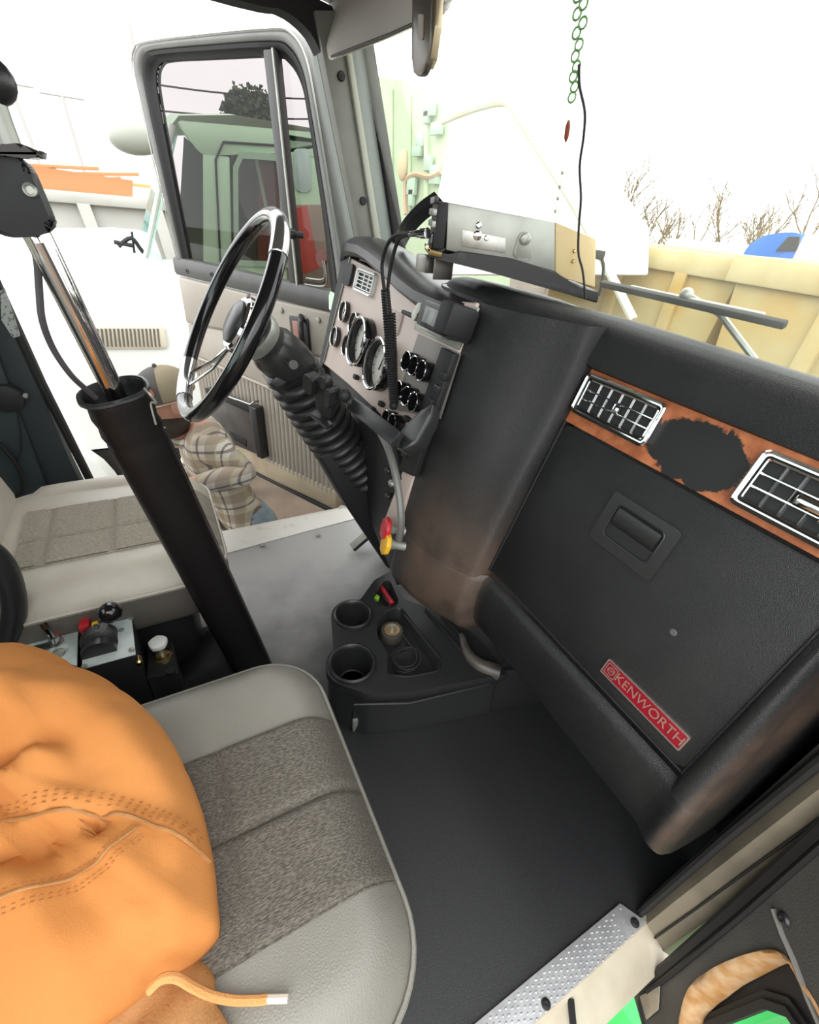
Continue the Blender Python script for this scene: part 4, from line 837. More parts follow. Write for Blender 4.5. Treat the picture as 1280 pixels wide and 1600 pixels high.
# phone cradle on ball arm
ph = root('phone_cradle', 'empty black phone cradle on a jointed arm before the bellows', 'phone holder', aty(515, 640, .32))
def pc(px, py, y=.34): return aty(px, py, y)
tU = (pc(514, 585) - pc(508, 660)).normalized(); tN = (CAM - pc(512, 620)).normalized(); tN = (tN + V((-.6, -.2, 0))).normalized(); tN = (tN - tU * tN.dot(tU)).normalized(); tX = tU.cross(tN)
c = pc(512, 622)
m = M(); m.prism(rrect(c, tX, tU, .060, .085, .010), tN * .012, .003); m.obj('back_plate', PLASTM, ph)
m = M(); m.prism(rrect(c + tX * -.042 + tU * .022, tX, tU, .034, .045, .008), tN * .030, .004); m.obj('side_clamp', PLAST, ph)
m = M(); m.prism(rrect(c + tX * .034 + tU * .030, tX, tU, .016, .05, .006), tN * .034, .004); m.obj('side_clamp', PLAST, ph)
m = M(); m.prism(rrect(c + tU * .048, tX, tU, .03, .03, .010), tN * .022, .004); m.obj('top_clip', PLAST, ph)
m = M(); m.prism(rrect(c - tU * .030, tX, tU, .022, .06, .004), tN * .008, .002); m.obj('lower_tongue', PLAST, ph)
m = M(); m.box(c - tU * .062 + tN * .012, (.062, .012, .024), (tX, tU, tN), .003); m.tube([c - tU * .062 + tN * .022 - tX * .03, c - tU * .062 + tN * .022 + tX * .03], .004, 6); m.obj('bottom_shelf', PLAST, ph)
j0 = pc(538, 618, .36); j1 = pc(552, 632, .38); j2_ = pc(622, 688, .40); j3 = aty(655, 660, .44); j4 = aty(668, 640, .47)
m = M(); m.ball(j0, .016); m.tube([c + tN * -.004, j0, j1], .011, 10); m.obj('ball_joint', PLASTM, ph)
d_ = (j2_ - j1).normalized(); nn_ = (CAM - j1).normalized(); nn_ = (nn_ - d_ * nn_.dot(d_)).normalized(); m = M(); m.box((j1 + j2_) / 2, ((j2_ - j1).length, .022, .034), (d_, nn_, d_.cross(nn_)), .004); m.obj('arm', PLAST, ph)
m = M(); a = [aty(*p) for p in ((608, 692, .40), (628, 703, .40), (652, 692, .43), (672, 655, .46), (676, 628, .47), (660, 640, .46), (640, 655, .44))]; m.prism(a, nn_ * -.035, .006); m.obj('dash_bracket', PLAST, ph)
m = M(); m.lathe([(.009, -.004), (.009, .006), (0, .007)], aty(618, 694, .395), nn_, 12); m.obj('pivot_screw', PLASTM, ph)

# ================================================================ ON THE DASH: two-way radio, CB, shade, cords, chain
rd = root('two_way_radio', 'silver metal radio chassis on black bracket above the dash', 'radio', aty(740, 400, .62))
a_ = V((.45, .893, 0)); T0 = aty(700, 316, .55)
sideN = V((a_.y, -a_.x, 0))
def sp_(px, py, o=0): return PL(px, py, T0 + sideN * o, sideN)
B0, B1, T1, B2, T2 = sp_(697, 391), sp_(868, 431), sp_(868, 347), sp_(930, 449), sp_(932, 374)
dep = -sideN * .17
m = M(); m.prism([T0, T1, B1, B0], dep, .003); ch_ = m.obj('chassis', STEEL, rd)
m = M(); m.prism([T1, T2, B2, B1], dep * .9 , .002); m.obj('rear_carton', CARD, rd)
fN = (V((-a_.x, -a_.y, 0))).normalized(); fU = (T0 - B0).normalized(); fX = sideN
fc = (T0 + B0) / 2 + dep / 2
H_ = (T0 - B0).length
m = M(); m.box(fc + fN * .012, (.172, .022, H_), (fX, fN, fX.cross(fN)), .004); m.obj('face_plate', PLASTM, rd)
fz = fX.cross(fN)
if fz.z < 0: fz = -fz
for i in range(7):
    for j in range(3):
        mm = M(); mm.box(fc + fN * .026 + fX * (.078 - .024 * i) + fz * (.042 - .020 * j), (.014, .008, .012), (fX, fN, fz), .002); mm.obj('push_button', STEEL if (i + j) % 3 else PLAST, rd)
m = M(); m.box(fc + fN * .026 + fX * .05 - fz * .030, (.04, .012, .035), (fX, fN, fz), .003); m.obj('mic_socket_block', GLOSSB, rd)
for px, py, r in ((748, 352, .006), (746, 368, .009), (760, 372, .005), (898, 392, .004), (896, 408, .004)):
    c = sp_(px, py); m = M(); m.lathe([(r, 0), (r, .002), (r * .6, .004), (0, .004)], c, sideN, 12); m.obj('screw', CHROME if px < 800 else BRASS, rd)
m = M(); m.prism([p + sideN * .0 for p in (sp_(722, 358), sp_(790, 372), sp_(790, 396), sp_(722, 385))], sideN * .002, .0008); m.obj('riveted_plate', mat('dull_steel', (.52, .52, .48), .4, .9, col2=(.4, .4, .36), nscale=40), rd)
tb_ = rpoly([sp_(800, 402), sp_(812, 362), sp_(828, 362), sp_(832, 408)], .012, 4); m = M(); m.prism(tb_, sideN * .004, .001); m.obj('bracket_tab', STEEL, rd)
m = M(); m.lathe([(.011, 0), (.011, .006), (.008, .008), (0, .008)], sp_(820, 373) + sideN * .004, sideN, 16); m.box(sp_(820, 373) + sideN * .0125, (.015, .0015, .002), (fz * .7 + a_ * .7, sideN, a_ * .7 - fz * .7)); m.obj('thumb_screw', STEEL, rd)
br = [sp_(*p, .012) for p in ((668, 388), (700, 400), (718, 392), (800, 404), (868, 424), (905, 452), (938, 456), (934, 474), (880, 458), (760, 424), (690, 404), (672, 404))]
m = M(); m.prism(br, dep * 1.05, .003); m.obj('mount_bracket', mat('scratched_black_steel', (.02, .02, .02), .45, col2=(.10, .095, .085), nscale=14, lo=.6, hi=.75), rd)
m = M(); m.tube([sp_(690, 398, .014) , sp_(675, 395, .014), sp_(668, 388, -.02)], .006, 8); m.obj('coax_stub', BRASS, rd)
# angle foot under the bracket
m = M(); m.box(aty(672, 412, .60), (.05, .05, .035), bev=.003); m.box(aty(693, 418, .61), (.006, .05, .05), bev=.002); tag(m.obj('angle_bracket', mat('grey_foot_steel', (.25, .24, .22), .35, .8)), 'small grey steel angle foot under the silver radio', 'bracket')
m = M(); m.box(sp_(660, 366, -.03), (.01, .01, .01)); m.b.free(); m = M()
c0 = fc + fN * .03 + fX * .06 + fz * -.005
cn = root('microphone_cord', 'black coiled microphone cord hanging in front of the gauges', 'cord', aty(612, 560, .50))
pl0 = aty(668, 364, .52); pl1 = aty(640, 366, .505)
m = M(); m.tube([pl0, pl0 + (pl1 - pl0) * .3, pl0 + (pl1 - pl0) * .31, pl0 + (pl1 - pl0) * .55, pl0 + (pl1 - pl0) * .56, pl1], [.010, .010, .0075, .0075, .006, .005], 12); m.obj('plug', CHROME, cn)
lead1 = cat([pl1, aty(625, 372, .50), aty(617, 390, .50), aty(610, 420, .50), aty(606, 450, .50)], 8)
lead2 = cat([pl1, aty(618, 368, .495), aty(604, 385, .49), aty(597, 415, .49), aty(600, 448, .49), aty(601, 458, .49)], 8)
m = M(); m.tube(lead1 + [aty(610, 490, .50)], .0042, 8); m.obj('straight_lead', RUBBER, cn)
m = M(); m.tube(lead2, .0042, 8); m.obj('straight_lead', RUBBER, cn)
def coil(p0, p1, r, turns, wr, name):
    ax_ = (p1 - p0).normalized(); x, y, _ = frame(ax_); P = []
    n = turns * 10
    for i in range(n + 1):
        t = i / n; a = 2 * math.pi * turns * t; P.append(p0 + (p1 - p0) * t + (x * math.cos(a) + y * math.sin(a)) * r)
    m = M(); m.tube(P, wr, 6); return m.obj(name, RUBBER, cn)
coil(aty(602, 452, .49), aty(615, 632, .49), .0085, 44, .0026, 'coil'); coil(aty(611, 490, .50), aty(616, 632, .495), .0095, 34, .0028, 'coil')
m = M(); m.ball(aty(615, 634, .49), .011); m.obj('coil_end', RUBBER, cn)
# black curved shade standing behind the plug
m = M(); A_ = [aty(*p) for p in ((622, 372, .66), (632, 348, .68), (655, 318, .70), (680, 305, .72))]; B_ = [aty(*p) for p in ((636, 374, .70), (650, 356, .72), (672, 338, .74), (695, 318, .75))]
A_, B_ = cat(A_, 5), cat(B_, 5); m.loft([A_, [(a + b) / 2 + V((.01, -.025, .015)) for a, b in zip(A_, B_)], B_, [(a + b) / 2 + V((0, .01, -.02)) for a, b in zip(A_, B_)], A_]); tag(m.obj('radio_speaker', PLAST, None, 60), 'black curved plastic hood standing left of the silver radio', 'hood')
# CB radio set into the panel, facing the driver
cbx = root('cb_radio', 'small black radio with silver face mounted high in the gauge panel', 'radio', gp(708, 505))
q = [gp(664, 476), gp(750, 490), gp(722, 545), gp(660, 516)]; nQ = (QN + V((-.25, 0, 0))).normalized()
m = M(); m.prism([p + QN * .002 for p in (gp(660, 470), gp(752, 482), gp(745, 500), gp(720, 548), gp(650, 515))], QN * .006, .002); m.obj('mount_plate', STEEL, cbx)
c = gp(712, 507); m = M(); m.box(c + QN * .03, (.14, .06, .055), (U2, QN, QT), .006); m.obj('case', PLAST, cbx)
m = M(); m.box(gp(733, 508) + QN * .035, (.05, .075, .065), (U2, QN, QT), .008); m.obj('side_block', PLASTM, cbx)
m = M(); m.box(c + QN * .062 + U2 * -.012, (.06, .003, .034), (U2, QN, QT), .002); m.obj('display', mat('grey_display', (.30, .32, .31), .25), cbx)
for i in range(2):
    m = M(); p = gp(674 + 6 * i, 500 - 10 * i) + QN * .03; m.lathe([(.013, 0), (.012, .02), (0, .021)], p, QN, 14); m.obj('dial_knob', STEEL, cbx)
m = M(); p = gp(668, 502) + QN * .03; m.tube([p, p + V((-.055, -.012, .004))], [.007, .005], 8); m.obj('side_lever', PLAST, cbx)
m = M(); p = gp(690, 522) + QN * .02; m.box(p, (.10, .03, .012), (U2, QN, QT), .002); m.obj('lower_rail', STEEL, cbx)
# hanging wire, beads and pendant
wx_ = lambda px, py: PL(px, py, ws(0, 1.05, -.05), (0, 1, .4))
m = M(); m.tube(cat([wx_(*p) for p in ((905, 100), (906, 135), (914, 175), (912, 215), (906, 260), (908, 310), (905, 350), (904, 395), (911, 425), (915, 468))], 6) , .0022, 6); tag(m.obj('hanging_wire', RUBBER), 'thin dark wire hanging down the windshield past the radio', 'wire')
bch = root('bead_chain', 'green bead chain with rust red pendant hanging at the windshield', 'chain', wx_(885, 200))
BG = mat('green_bead', (.22, .50, .18), .3)
pts_ = [(903, -6), (912, 6), (902, 22), (911, 36), (901, 52), (905, 70), (899, 88), (901, 104), (896, 120), (898, 136), (894, 152)]
for p in pts_:
    c = wx_(*p); m = M(); m.tube([c + V((.0062 * math.cos(a), .002 * math.cos(a), .0068 * math.sin(a))) for a in [k * math.pi / 6 for k in range(12)]], .0016, 5, True); m.obj('bead', BG, bch)
m = M(); m.tube([wx_(*p) for p in pts_] + [wx_(*p) for p in ((890, 190), (886, 222), (879, 270), (872, 310), (862, 360), (857, 395), (853, 420))], .0005, 4); m.obj('thread', mat('pale_thread', (.6, .6, .5), .6), bch)
m = M(); c1, c2_ = wx_(889, 188), wx_(884, 222); m.tube([c1, c1 + (c2_ - c1) * .3, c1 + (c2_ - c1) * .8, c2_], [.002, .0045, .004, .001], 8); m.obj('pendant', mat('rust_red_pendant', (.35, .08, .04), .5), bch)
BP = mat('pale_bead', (.55, .52, .40), .3)
for p in ((879, 270), (875, 292), (872, 310), (868, 330), (863, 354), (860, 372), (858, 388), (856, 402)):
    m = M(); m.ball(wx_(*p), .0032, u=8, v=6); m.obj('bead', BP, bch)
m = M(); m.tube([wx_(856, 408), wx_(851, 447)], .0028, 8); m.obj('end_rod', BRASS, bch)
pw_ = root('power_lead', 'black plug and lead behind the tan carton on the dash', 'plug', sp_(935, 400, -.08))
m = M(); m.box(sp_(933, 398, -.10), (.03, .022, .018), (a_, sideN, V((0, 0, 1))), .003); m.obj('plug', RUBBER, pw_)
m = M(); m.tube(cat([sp_(938, 400, -.10), sp_(943, 415, -.10), sp_(941, 440, -.10), sp_(936, 462, -.10)], 5), .0035, 6); m.obj('lead', RUBBER, pw_)

# ================================================================ SUN VISOR and its bar
sv = root('sun_visor', 'padded grey vinyl sun visor with stitched lower edge', 'sun visor', (-1.4, .58, 1.62))
vq = [aty(*p) for p in ((507, 55, .58), (514, 96, .56), (600, 62, .56), (690, 22, .56), (700, -60, .60), (560, -60, .64), (490, -40, .62))]
m = M(); m.prism(rpoly(vq, .03, 4), (0, .022, .008), .008, 3); m.obj('pad', mat('visor_vinyl', (.72, .69, .65), .25, col2=(.78, .75, .70), nscale=6, bump=.2, bscale=220, btype='voronoi'), sv, 60)
m = M(); P = [aty(*p, .553) for p in ((518, 88), (560, 72), (610, 53), (660, 31), (690, 18))]; m.tube(P, .0025, 6); m.obj('edge_seam', mat('visor_seam', (.08, .07, .06), .6), sv)
vb = root('mirror_blade', 'flat bronze-grey bar hanging beside the sun visor', 'bar', (-1.15, .52, 1.55))
m = M(); q = rpoly([aty(*p, .50) for p in ((645, -40), (643, 105), (650, 121), (665, 112), (672, 60), (676, -40))], .012, 4); m.prism(q, (.0, .012, .0), .003); m.obj('blade', mat('bronze_grey', (.13, .115, .095), .35, .5, bump=.2, bscale=60), vb)
m = M(); q = [aty(*p, .505) for p in ((676, -40), (672, 60), (666, 108), (673, 92), (680, 40), (684, -40))]; m.prism(q, (0, .014, 0), .002); m.obj('side_edge', mat('brass_edge', (.45, .38, .25), .3, .7), vb)
m = M(); m.prism(rpoly([aty(*p, .498) for p in ((653, 22), (653, 62), (660, 62), (661, 22))], .004, 3), (0, .003, 0)); m.obj('slot', mat('pale_slot', (.45, .40, .34), .5), vb)

# ================================================================ OPEN DRIVER DOOR
HG = V((-1.74, .69, 0)); DU = V((-.882, -.471, 0)); DN = V((.471, -.882, 0)); DZ = V((0, 0, 1))
def dp(u, z, o=0): return HG + DU * u + DZ * z + DN * o
def dpx(px, py, o=0): return PL(px, py, HG + DN * o, DN)
dd = root('driver_door', 'open driver door with tinted window and beige pleated inner panel', 'door', (-1.74, .69, 0))
oo = [dp(*q) for q in ((1.10, .955), (1.135, 1.25), (1.175, 1.56), (1.175, 1.64), (1.14, 1.682), (1.06, 1.70), (.7, 1.70), (.34, 1.693), (.25, 1.678), (.19, 1.62), (.15, 1.50), (.085, 1.25), (.03, 1.05), (.015, .955))]
ii = [dp(*q) for q in ((1.045, .955), (1.065, 1.25), (1.075, 1.52), (1.065, 1.60), (1.03, 1.635), (.96, 1.645), (.68, 1.64), (.38, 1.632), (.30, 1.61), (.25, 1.56), (.225, 1.48), (.175, 1.25), (.14, 1.05), (.125, .955))]
def mid(t): return [a + (b - a) * t for a, b in zip(oo, ii)]
def rr2(L): return L[:1] + cat(L[1:-1], 4)[0:] + L[-1:]
oo2, ii2 = rr2(oo), rr2(ii)
def mid2(t, o): return [a + (b - a) * t + DN * o for a, b in zip(oo2, ii2)]
m = M(); m.loft([mid2(0, -.05), mid2(0, -.005), mid2(.10, .008), mid2(.30, .012), mid2(.48, .006), mid2(.52, -.012), mid2(.52, -.05)]); wf = m.obj('window_frame', mat('grey_door_frame', (.17, .17, .16), .35, col2=(.21, .21, .20), nscale=10, spec=.6), dd, 60)
m = M(); m.loft([mid2(.50, -.012), mid2(.54, .004), mid2(.72, .002), mid2(.80, -.012), mid2(1.0, -.018), mid2(1.0, -.04)]); m.obj('glass_run', RUBBER, wf, 60)
m = M(); m.loft([mid2(.06, .010), mid2(.09, .016), mid2(.14, .013)]); m.obj('chrome_bead', STEEL, wf)
m = M(); m.prism([p + DN * -.027 for p in ii2], DN * .004); m.obj('window_glass', TINT, dd, flatshade=True)
m = M(); m.prism([dp(.40, 1.645, -.03), dp(.345, 1.645, -.03), dp(.285, .95, -.03), dp(.335, .95, -.03)], DN * .035, .006); m.obj('divider_bar', mat('dark_divider', (.05, .05, .048), .4), dd)
m = M(); m.prism([dp(.352, 1.645, .004), dp(.345, 1.645, .004), dp(.285, .95, .004), dp(.293, .95, .004)], DN * .006); m.obj('divider_edge', STEEL, dd)
m = M(); m.loft([[dp(1.13 - 1.02 * i / 12, z, o) for i in range(13)] for z, o in ((.962, -.03), (.960, .006), (.945, .014), (.90, .014), (.885, .006), (.88, -.02))]); bs_ = m.obj('belt_rail', mat('dark_grey_belt', (.075, .075, .073), .4, col2=(.10, .10, .095), nscale=8), dd)
for px, py in ((293, 424), (331, 429)):
    c = dpx(px, py, .014); m = M(); m.lathe([(.011, 0), (.011, .002), (.007, .002), (.006, -.004), (0, -.004)], c, DN, 14); m.obj('rail_screw', PLAST, bs_)
# vent pane seals and latch
for k in range(3):
    m = M(); m.tube(cat([dp(.265 - .005 * k, .962 + .012 * k, -.012), dp(.17, .968 + .012 * k, -.012), dp(.145 + .004 * k, .99 + .012 * k, -.012), dp(.155 + .004 * k, 1.06, -.012)], 5), .0035, 6); m.obj('vent_seal', RUBBER if k % 2 else STEEL, dd)
c = dpx(462, 366, .0); m = M(); m.lathe([(.012, -.03), (.012, .0), (.018, .004), (.018, .045), (.012, .055), (0, .056)], c, (-.35, -.9, .05), 14); m.obj('vent_latch', PLAST, dd)
m = M(); c = dpx(503, 404, -.02); m.lathe([(.030, 0), (.030, .002), (0, .0022)], c, DN, 24); m.obj('red_reflector_sticker', mat('dull_red_sticker', (.16, .045, .035), .5), dd)
# inner panel slabs
m = M(); m.prism([dp(1.13, .89, -.055), dp(.02, .89, -.055), dp(.02, -.085, -.055), dp(1.13, -.085, -.055)], DN * .045, .006); m.obj('door_slab', WHITE, dd)
def panel(pts, o, th, mt, name, bev=.008, par=None):
    m = M(); m.prism([dp(u, z, o) for u, z in pts], DN * th, bev, 3); return m.obj(name, mt, par or dd, 50)
panel(((1.12, .878), (.60, .878), (.60, .70), (1.12, .66)), -.01, .022, DOORB, 'upper_pad', .012)
panel(((.592, .878), (.10, .885), (.10, .70), (.592, .70)), -.01, .022, DOORB, 'upper_pad', .012)
panel(((1.12, .655), (.60, .695), (.10, .695), (.10, .46), (1.12, .50)), -.01, .014, DOORB, 'middle_panel', .006)
panel(((.095, .885), (.02, .89), (.02, -.03), (.095, -.03)), -.012, .018, mat('grey_beige_hinge_edge', (.22, .205, .18), .5), 'hinge_edge', .004)
m = M(); m.tube([dp(1.11, .492, .006), dp(.60, .475, .006), dp(.10, .45, .006)], .008, 8); m.obj('pleat_welt', mat('pale_welt', (.40, .36, .30), .5), dd)
pm = None
for k in range(34):
    u0 = 1.105 - .0298 * k
    zt_ = .487 - (1.105 - u0) * .037
    if pm is None:
        m = M(); m.loft([[dp(0, 0, 0) + DU * (.0145 * math.cos(a)) + DN * (.012 * math.sin(a)) + DZ * z for a in [math.pi * i / 8 for i in range(9)]] for z in (0.0, .425)]); pm = m.obj('pleat', DOORB, dd, 60); o = pm
    else: o = pm.copy(); COL.objects.link(o)
    o.location = DU * u0 + DZ * (zt_ - .425) + DN * -.004
panel(((1.12, .062), (.08, .058), (.03, .03), (.03, -.05), (.50, -.065), (1.12, -.065)), -.01, .016, DOORL, 'door_skirt', .006)
m = M(); m.tube([dp(1.12, -.075, -.0), dp(.5, -.078, -.0), dp(.02, -.080, -.0)], .012, 8); m.obj('bottom_seal', RUBBER, dd)
# map pocket
pk = panel(((1.0, .355), (.585, .355), (.575, .085), (1.0, .065)), .008, .035, mat('black_map_pocket', (.055, .05, .047), .32, col2=(.09, .082, .075), nscale=10), 'map_pocket', .01)
panel(((.63, .362), (.575, .362), (.565, .08), (.61, .08)), .006, .050, PLAST, 'pocket_end', .006, pk)
m = M(); m.prism([dp(.99, .36, .045), dp(.60, .36, .045), dp(.60, .318, .045), dp(.99, .33, .045)], DN * .004, .002); m.obj('pocket_mouth', PLASTM, pk)
m = M(); m.tube([dp(.80, .365, .05), dp(.615, .372, .052), dp(.585, .395, .05), dp(.575, .395, .03)], .005, 8); m.obj('pocket_rail', CHROME, pk)
m = M(); m.prism([dp(.83, .155, .044), dp(.70, .145, .044), dp(.70, .105, .044), dp(.80, .115, .044)], DN * .003, .001); m.obj('pocket_slot', PLASTM, pk)
# pull handle with wood insert
h_ = panel(((.335, .835), (.225, .842), (.215, .705), (.325, .70)), .010, .012, PLAST, 'handle_bezel', .006)
panel(((.315, .82), (.252, .825), (.246, .73), (.305, .725)), .020, .004, mat('rose_wood_insert', (.36, .17, .13), .35), 'handle_insert', .003, h_)
m = M(); m.tube(cat([dp(.262, .845, .02), dp(.235, .82, .05), dp(.225, .76, .055), dp(.222, .69, .03)], 4), .012, 10); m.obj('pull_lever', PLAST, h_)
for px, py in ((440, 485), (498, 500)):
    c = dpx(px, py, .014); m = M(); m.lathe([(.012, 0), (.010, .006), (.0, .007)], c, DN, 12); m.obj('screw', STEEL, dd)
m = M(); m.box(dpx(537, 800, .03) , (.05, .06, .03), (DU, DZ, DN), .008); m.obj('door_check', mat('pale_check_block', (.5, .48, .44), .5), dd)

# ================================================================ PERSON at the driver side
PX = -1.88
def pt(px, py, x): return atx(px, py, x)
def plaid():
    m = bpy.data.materials.new('plaid_flannel'); m.use_nodes = True; t = m.node_tree; b = t.nodes['Principled BSDF']; b.inputs['Roughness'].default_value = .9
    c = t.nodes.new('ShaderNodeTexCoord'); sp = t.nodes.new('ShaderNodeSeparateXYZ'); t.links.new(c.outputs['Object'], sp.inputs[0])
    ad = t.nodes.new('ShaderNodeMath'); t.links.new(sp.outputs[0], ad.inputs[0]); t.links.new(sp.outputs[1], ad.inputs[1])
    def band(src, per, lo, off):
        mu = t.nodes.new('ShaderNodeMath'); mu.operation = 'MULTIPLY_ADD'; mu.inputs[1].default_value = 1 / per; mu.inputs[2].default_value = off; t.links.new(src, mu.inputs[0])
        fr = t.nodes.new('ShaderNodeMath'); fr.operation = 'FRACT'; t.links.new(mu.outputs[0], fr.inputs[0])
        ls = t.nodes.new('ShaderNodeMath'); ls.operation = 'LESS_THAN'; ls.inputs[1].default_value = lo; t.links.new(fr.outputs[0], ls.inputs[0]); return ls.outputs[0]
    cur = None; base = (.78, .73, .64, 1)
    for src, per, lo, off, col, f in ((ad.outputs[0], .11, .44, 0, (.36, .27, .19, 1), .6), (sp.outputs[2], .11, .44, .2, (.36, .27, .19, 1), .6), (ad.outputs[0], .11, .09, .35, (.10, .07, .06, 1), .7), (sp.outputs[2], .11, .09, .5, (.10, .07, .06, 1), .7), (ad.outputs[0], .11, .09, .6, (.62, .60, .30, 1), .35), (sp.outputs[2], .11, .10, .75, (.62, .60, .30, 1), .35)):
        bd = band(src, per, lo, off); mu = t.nodes.new('ShaderNodeMath'); mu.operation = 'MULTIPLY'; mu.inputs[1].default_value = f; t.links.new(bd, mu.inputs[0])
        mxn = t.nodes.new('ShaderNodeMix'); mxn.data_type = 'RGBA'; t.links.new(mu.outputs[0], mxn.inputs[0]); mxn.inputs[7].default_value = col
        if cur is None: mxn.inputs[6].default_value = base
        else: t.links.new(cur, mxn.inputs[6])
        cur = mxn.outputs[2]
    t.links.new(cur, b.inputs['Base Color']); return m
PLAID = plaid()
pe = root('person', 'person in plaid flannel shirt and backed cap leaning at the open doorway', 'person', (-1.9, .25, -1.2))
J3 = {}
verts, rad, edges = [], [], []
def jv(p, r, par=None):
    verts.append(V(p)); rad.append(r if isinstance(r, tuple) else (r, r))
    if par is not None: edges.append((par, len(verts) - 1))
    return len(verts) - 1
pel = jv((-1.95, .185, -.13), (.135, .10)); sp1 = jv((-1.945, .165, .03), (.14, .10), pel); sp2 = jv((-1.93, .13, .20), (.155, .115), sp1); ch = jv((-1.91, .11, .31), (.15, .11), sp2)
nk = jv((-1.90, .045, .40), .060, ch); hb = jv((-1.90, .0, .47), .062, nk); hm = jv((-1.90, -.015, .54), (.078, .088), hb); ht = jv((-1.90, -.005, .61), (.075, .085), hm)
shL = jv(pt(322, 692, -1.78), .075, ch); uaL = jv((pt(322, 692, -1.78) + pt(392, 742, -1.72)) / 2 , .062, shL); elL = jv(pt(394, 742, -1.70), .052, uaL); faL = jv((pt(394, 742, -1.70) + pt(296, 762, -1.66)) / 2 + V((0, 0, .012)), .050, elL); wrL = jv(pt(298, 760, -1.65), .036, faL)
shR = jv((-2.08, .10, .36), .075, ch); uaR = jv((-2.12, .06, .22), .06, shR); elR = jv((-2.10, .0, .08), .05, uaR); faR = jv((-2.0, -.09, .05), .045, elR); wrR = jv((-1.90, -.16, .04), .034, faR)
for s_, x in ((1, -1.835), (-1, -2.02)):
    hp = jv((x, .285, -.17), .090, pel); th_ = jv((x, .365, -.42), .082, hp); kn = jv((x, .33, -.66), .066, th_); sk = jv((x, .31, -.88), .060, kn); an = jv((x, .335, -1.12), .045, sk); ft = jv((x, .25, -1.165), .042, an); te = jv((x, .15, -1.17), .035, ft)
def hand(wi, d, up, side):
    d = V(d).normalized(); up = V(up); up = (up - d * up.dot(d)).normalized(); sd = d.cross(up) * side; w_ = verts[wi]
    pm_ = jv(w_ + d * .05, (.030, .020), wi)
    for k, ln in enumerate((.075, .085, .08, .062)):
        b_ = jv(w_ + d * .095 + sd * (-.030 + .020 * k), .0095, pm_); c_ = jv(verts[b_] + d * ln * .5 - up * .012, .0085, b_); jv(verts[c_] + d * ln * .32 - up * .03, .0075, c_)
    t1 = jv(w_ + d * .05 - sd * .045, .010, pm_); jv(verts[t1] + d * .035 - sd * .012 - up * .01, .009, t1)
hand(wrL, pt(240, 770, -1.64) - pt(298, 760, -1.65), (0, 0, 1), 1); hand(wrR, (.8, -.55, -.1), (0, 0, 1), -1)
O_ = ORG[pe]
me = bpy.data.meshes.new('body'); me.from_pydata([v - O_ for v in verts], edges, []); bo = bpy.data.objects.new('body', me); COL.objects.link(bo); bo.parent = pe
sm_ = bo.modifiers.new('skin', 'SKIN'); sm_.use_smooth_shade = True
for i, v in enumerate(me.skin_vertices[0].data): v.radius = rad[i]; v.use_root = (i == 0)
su = bo.modifiers.new('sub', 'SUBSURF'); su.levels = 3; su.render_levels = 3
bpy.context.view_layer.update(); dg = bpy.context.evaluated_depsgraph_get(); ev = bo.evaluated_get(dg); me2 = bpy.data.meshes.new_from_object(ev); bo.modifiers.clear(); bo.data = me2
me2.materials.clear()
for k in (SKIN, PLAID, DENIM, mat('brown_boot_leather', (.10, .06, .035), .6)): me2.materials.append(k)
wl_, wr_ = verts[wrL] - O_, verts[wrR] - O_
nkv = verts[nk] - O_
nkd = (verts[hm] - verts[nk]).normalized()
def axd(c): q_ = c - nkv; return (q_ - nkd * q_.dot(nkd)).length
for p in me2.polygons:
    c = p.center; p.use_smooth = True
    isarm = (c - wl_).length < .10 and (c - wl_).dot((verts[wrL] - verts[faL])) > -.002 or (c - wr_).length < .19 and (c - wr_).dot((verts[wrR] - verts[faR])) > -.002 or ((c - wl_).dot((verts[wrL] - verts[faL]).normalized()) > 0 and (c - wl_).length < .22)
    z = c.z + O_.z
    if isarm and z > -.1: p.material_index = 0
    elif (c - nkv).dot((verts[hb] - verts[ch]).normalized()) > .012 and axd(c) < .092: p.material_index = 0
    elif z > -.22 and c.y + O_.y < .235 or z > .02: p.material_index = 1
    elif z > -1.09: p.material_index = 2
    else: p.material_index = 3
# shirt tail, head details (faces -Y), beard, ear, cap
m = M(); g_ = []
for i in range(13):
    a = math.radians(-200 + 220 * i / 12); r1, r2 = .172, .145
    g_.append([V((-1.945 + r1 * .85 * math.cos(a) * k, .180 + r2 * .78 * math.sin(a) * k, z + .02 * math.sin(a * 3))) for z, k in ((-.05, .98), (-.15, 1.05), (-.24, 1.10), (-.30 - .03 * math.sin(a), 1.13))])
m.loft(g_); m.obj('shirt_tail', PLAID, pe, 70)
m = M(); c = V((-1.90, .03, .41)); m.tube([c + V((.075 * math.cos(a), .065 * math.sin(a) + .01, .02 * math.sin(a))) for a in [k * math.pi / 8 for k in range(16)]], .018, 8, True); m.obj('shirt_collar', PLAID, pe, 70)
hc_ = V((-1.90, -.01, .555))
FW = V((.25, -.95, -.15)).normalized(); HX, HY, _ = None, None, None
HZ = V((0, -.12, .99)); HZ = (HZ - FW * HZ.dot(FW)).normalized(); HS = FW.cross(HZ)          # HS: toward the cab side
if HS.x < 0: HS = -HS
def hp_(s, f, z): return hc_ + HS * s + FW * f + HZ * z
m = M(); m.ball(hp_(0, .075, -.075), .055, (1.05, .62, .9), (HS, FW, HZ), 18, 12); m.ball(hp_(.0, .022, -.085), .078, (1.12, 1.0, .72), (HS, FW, HZ), 20, 14)
for v in m.b.verts: v.co += V((random.uniform(-1, 1), random.uniform(-1, 1), random.uniform(-1, 1))) * .0015
m.obj('beard', HAIR, pe, 70)
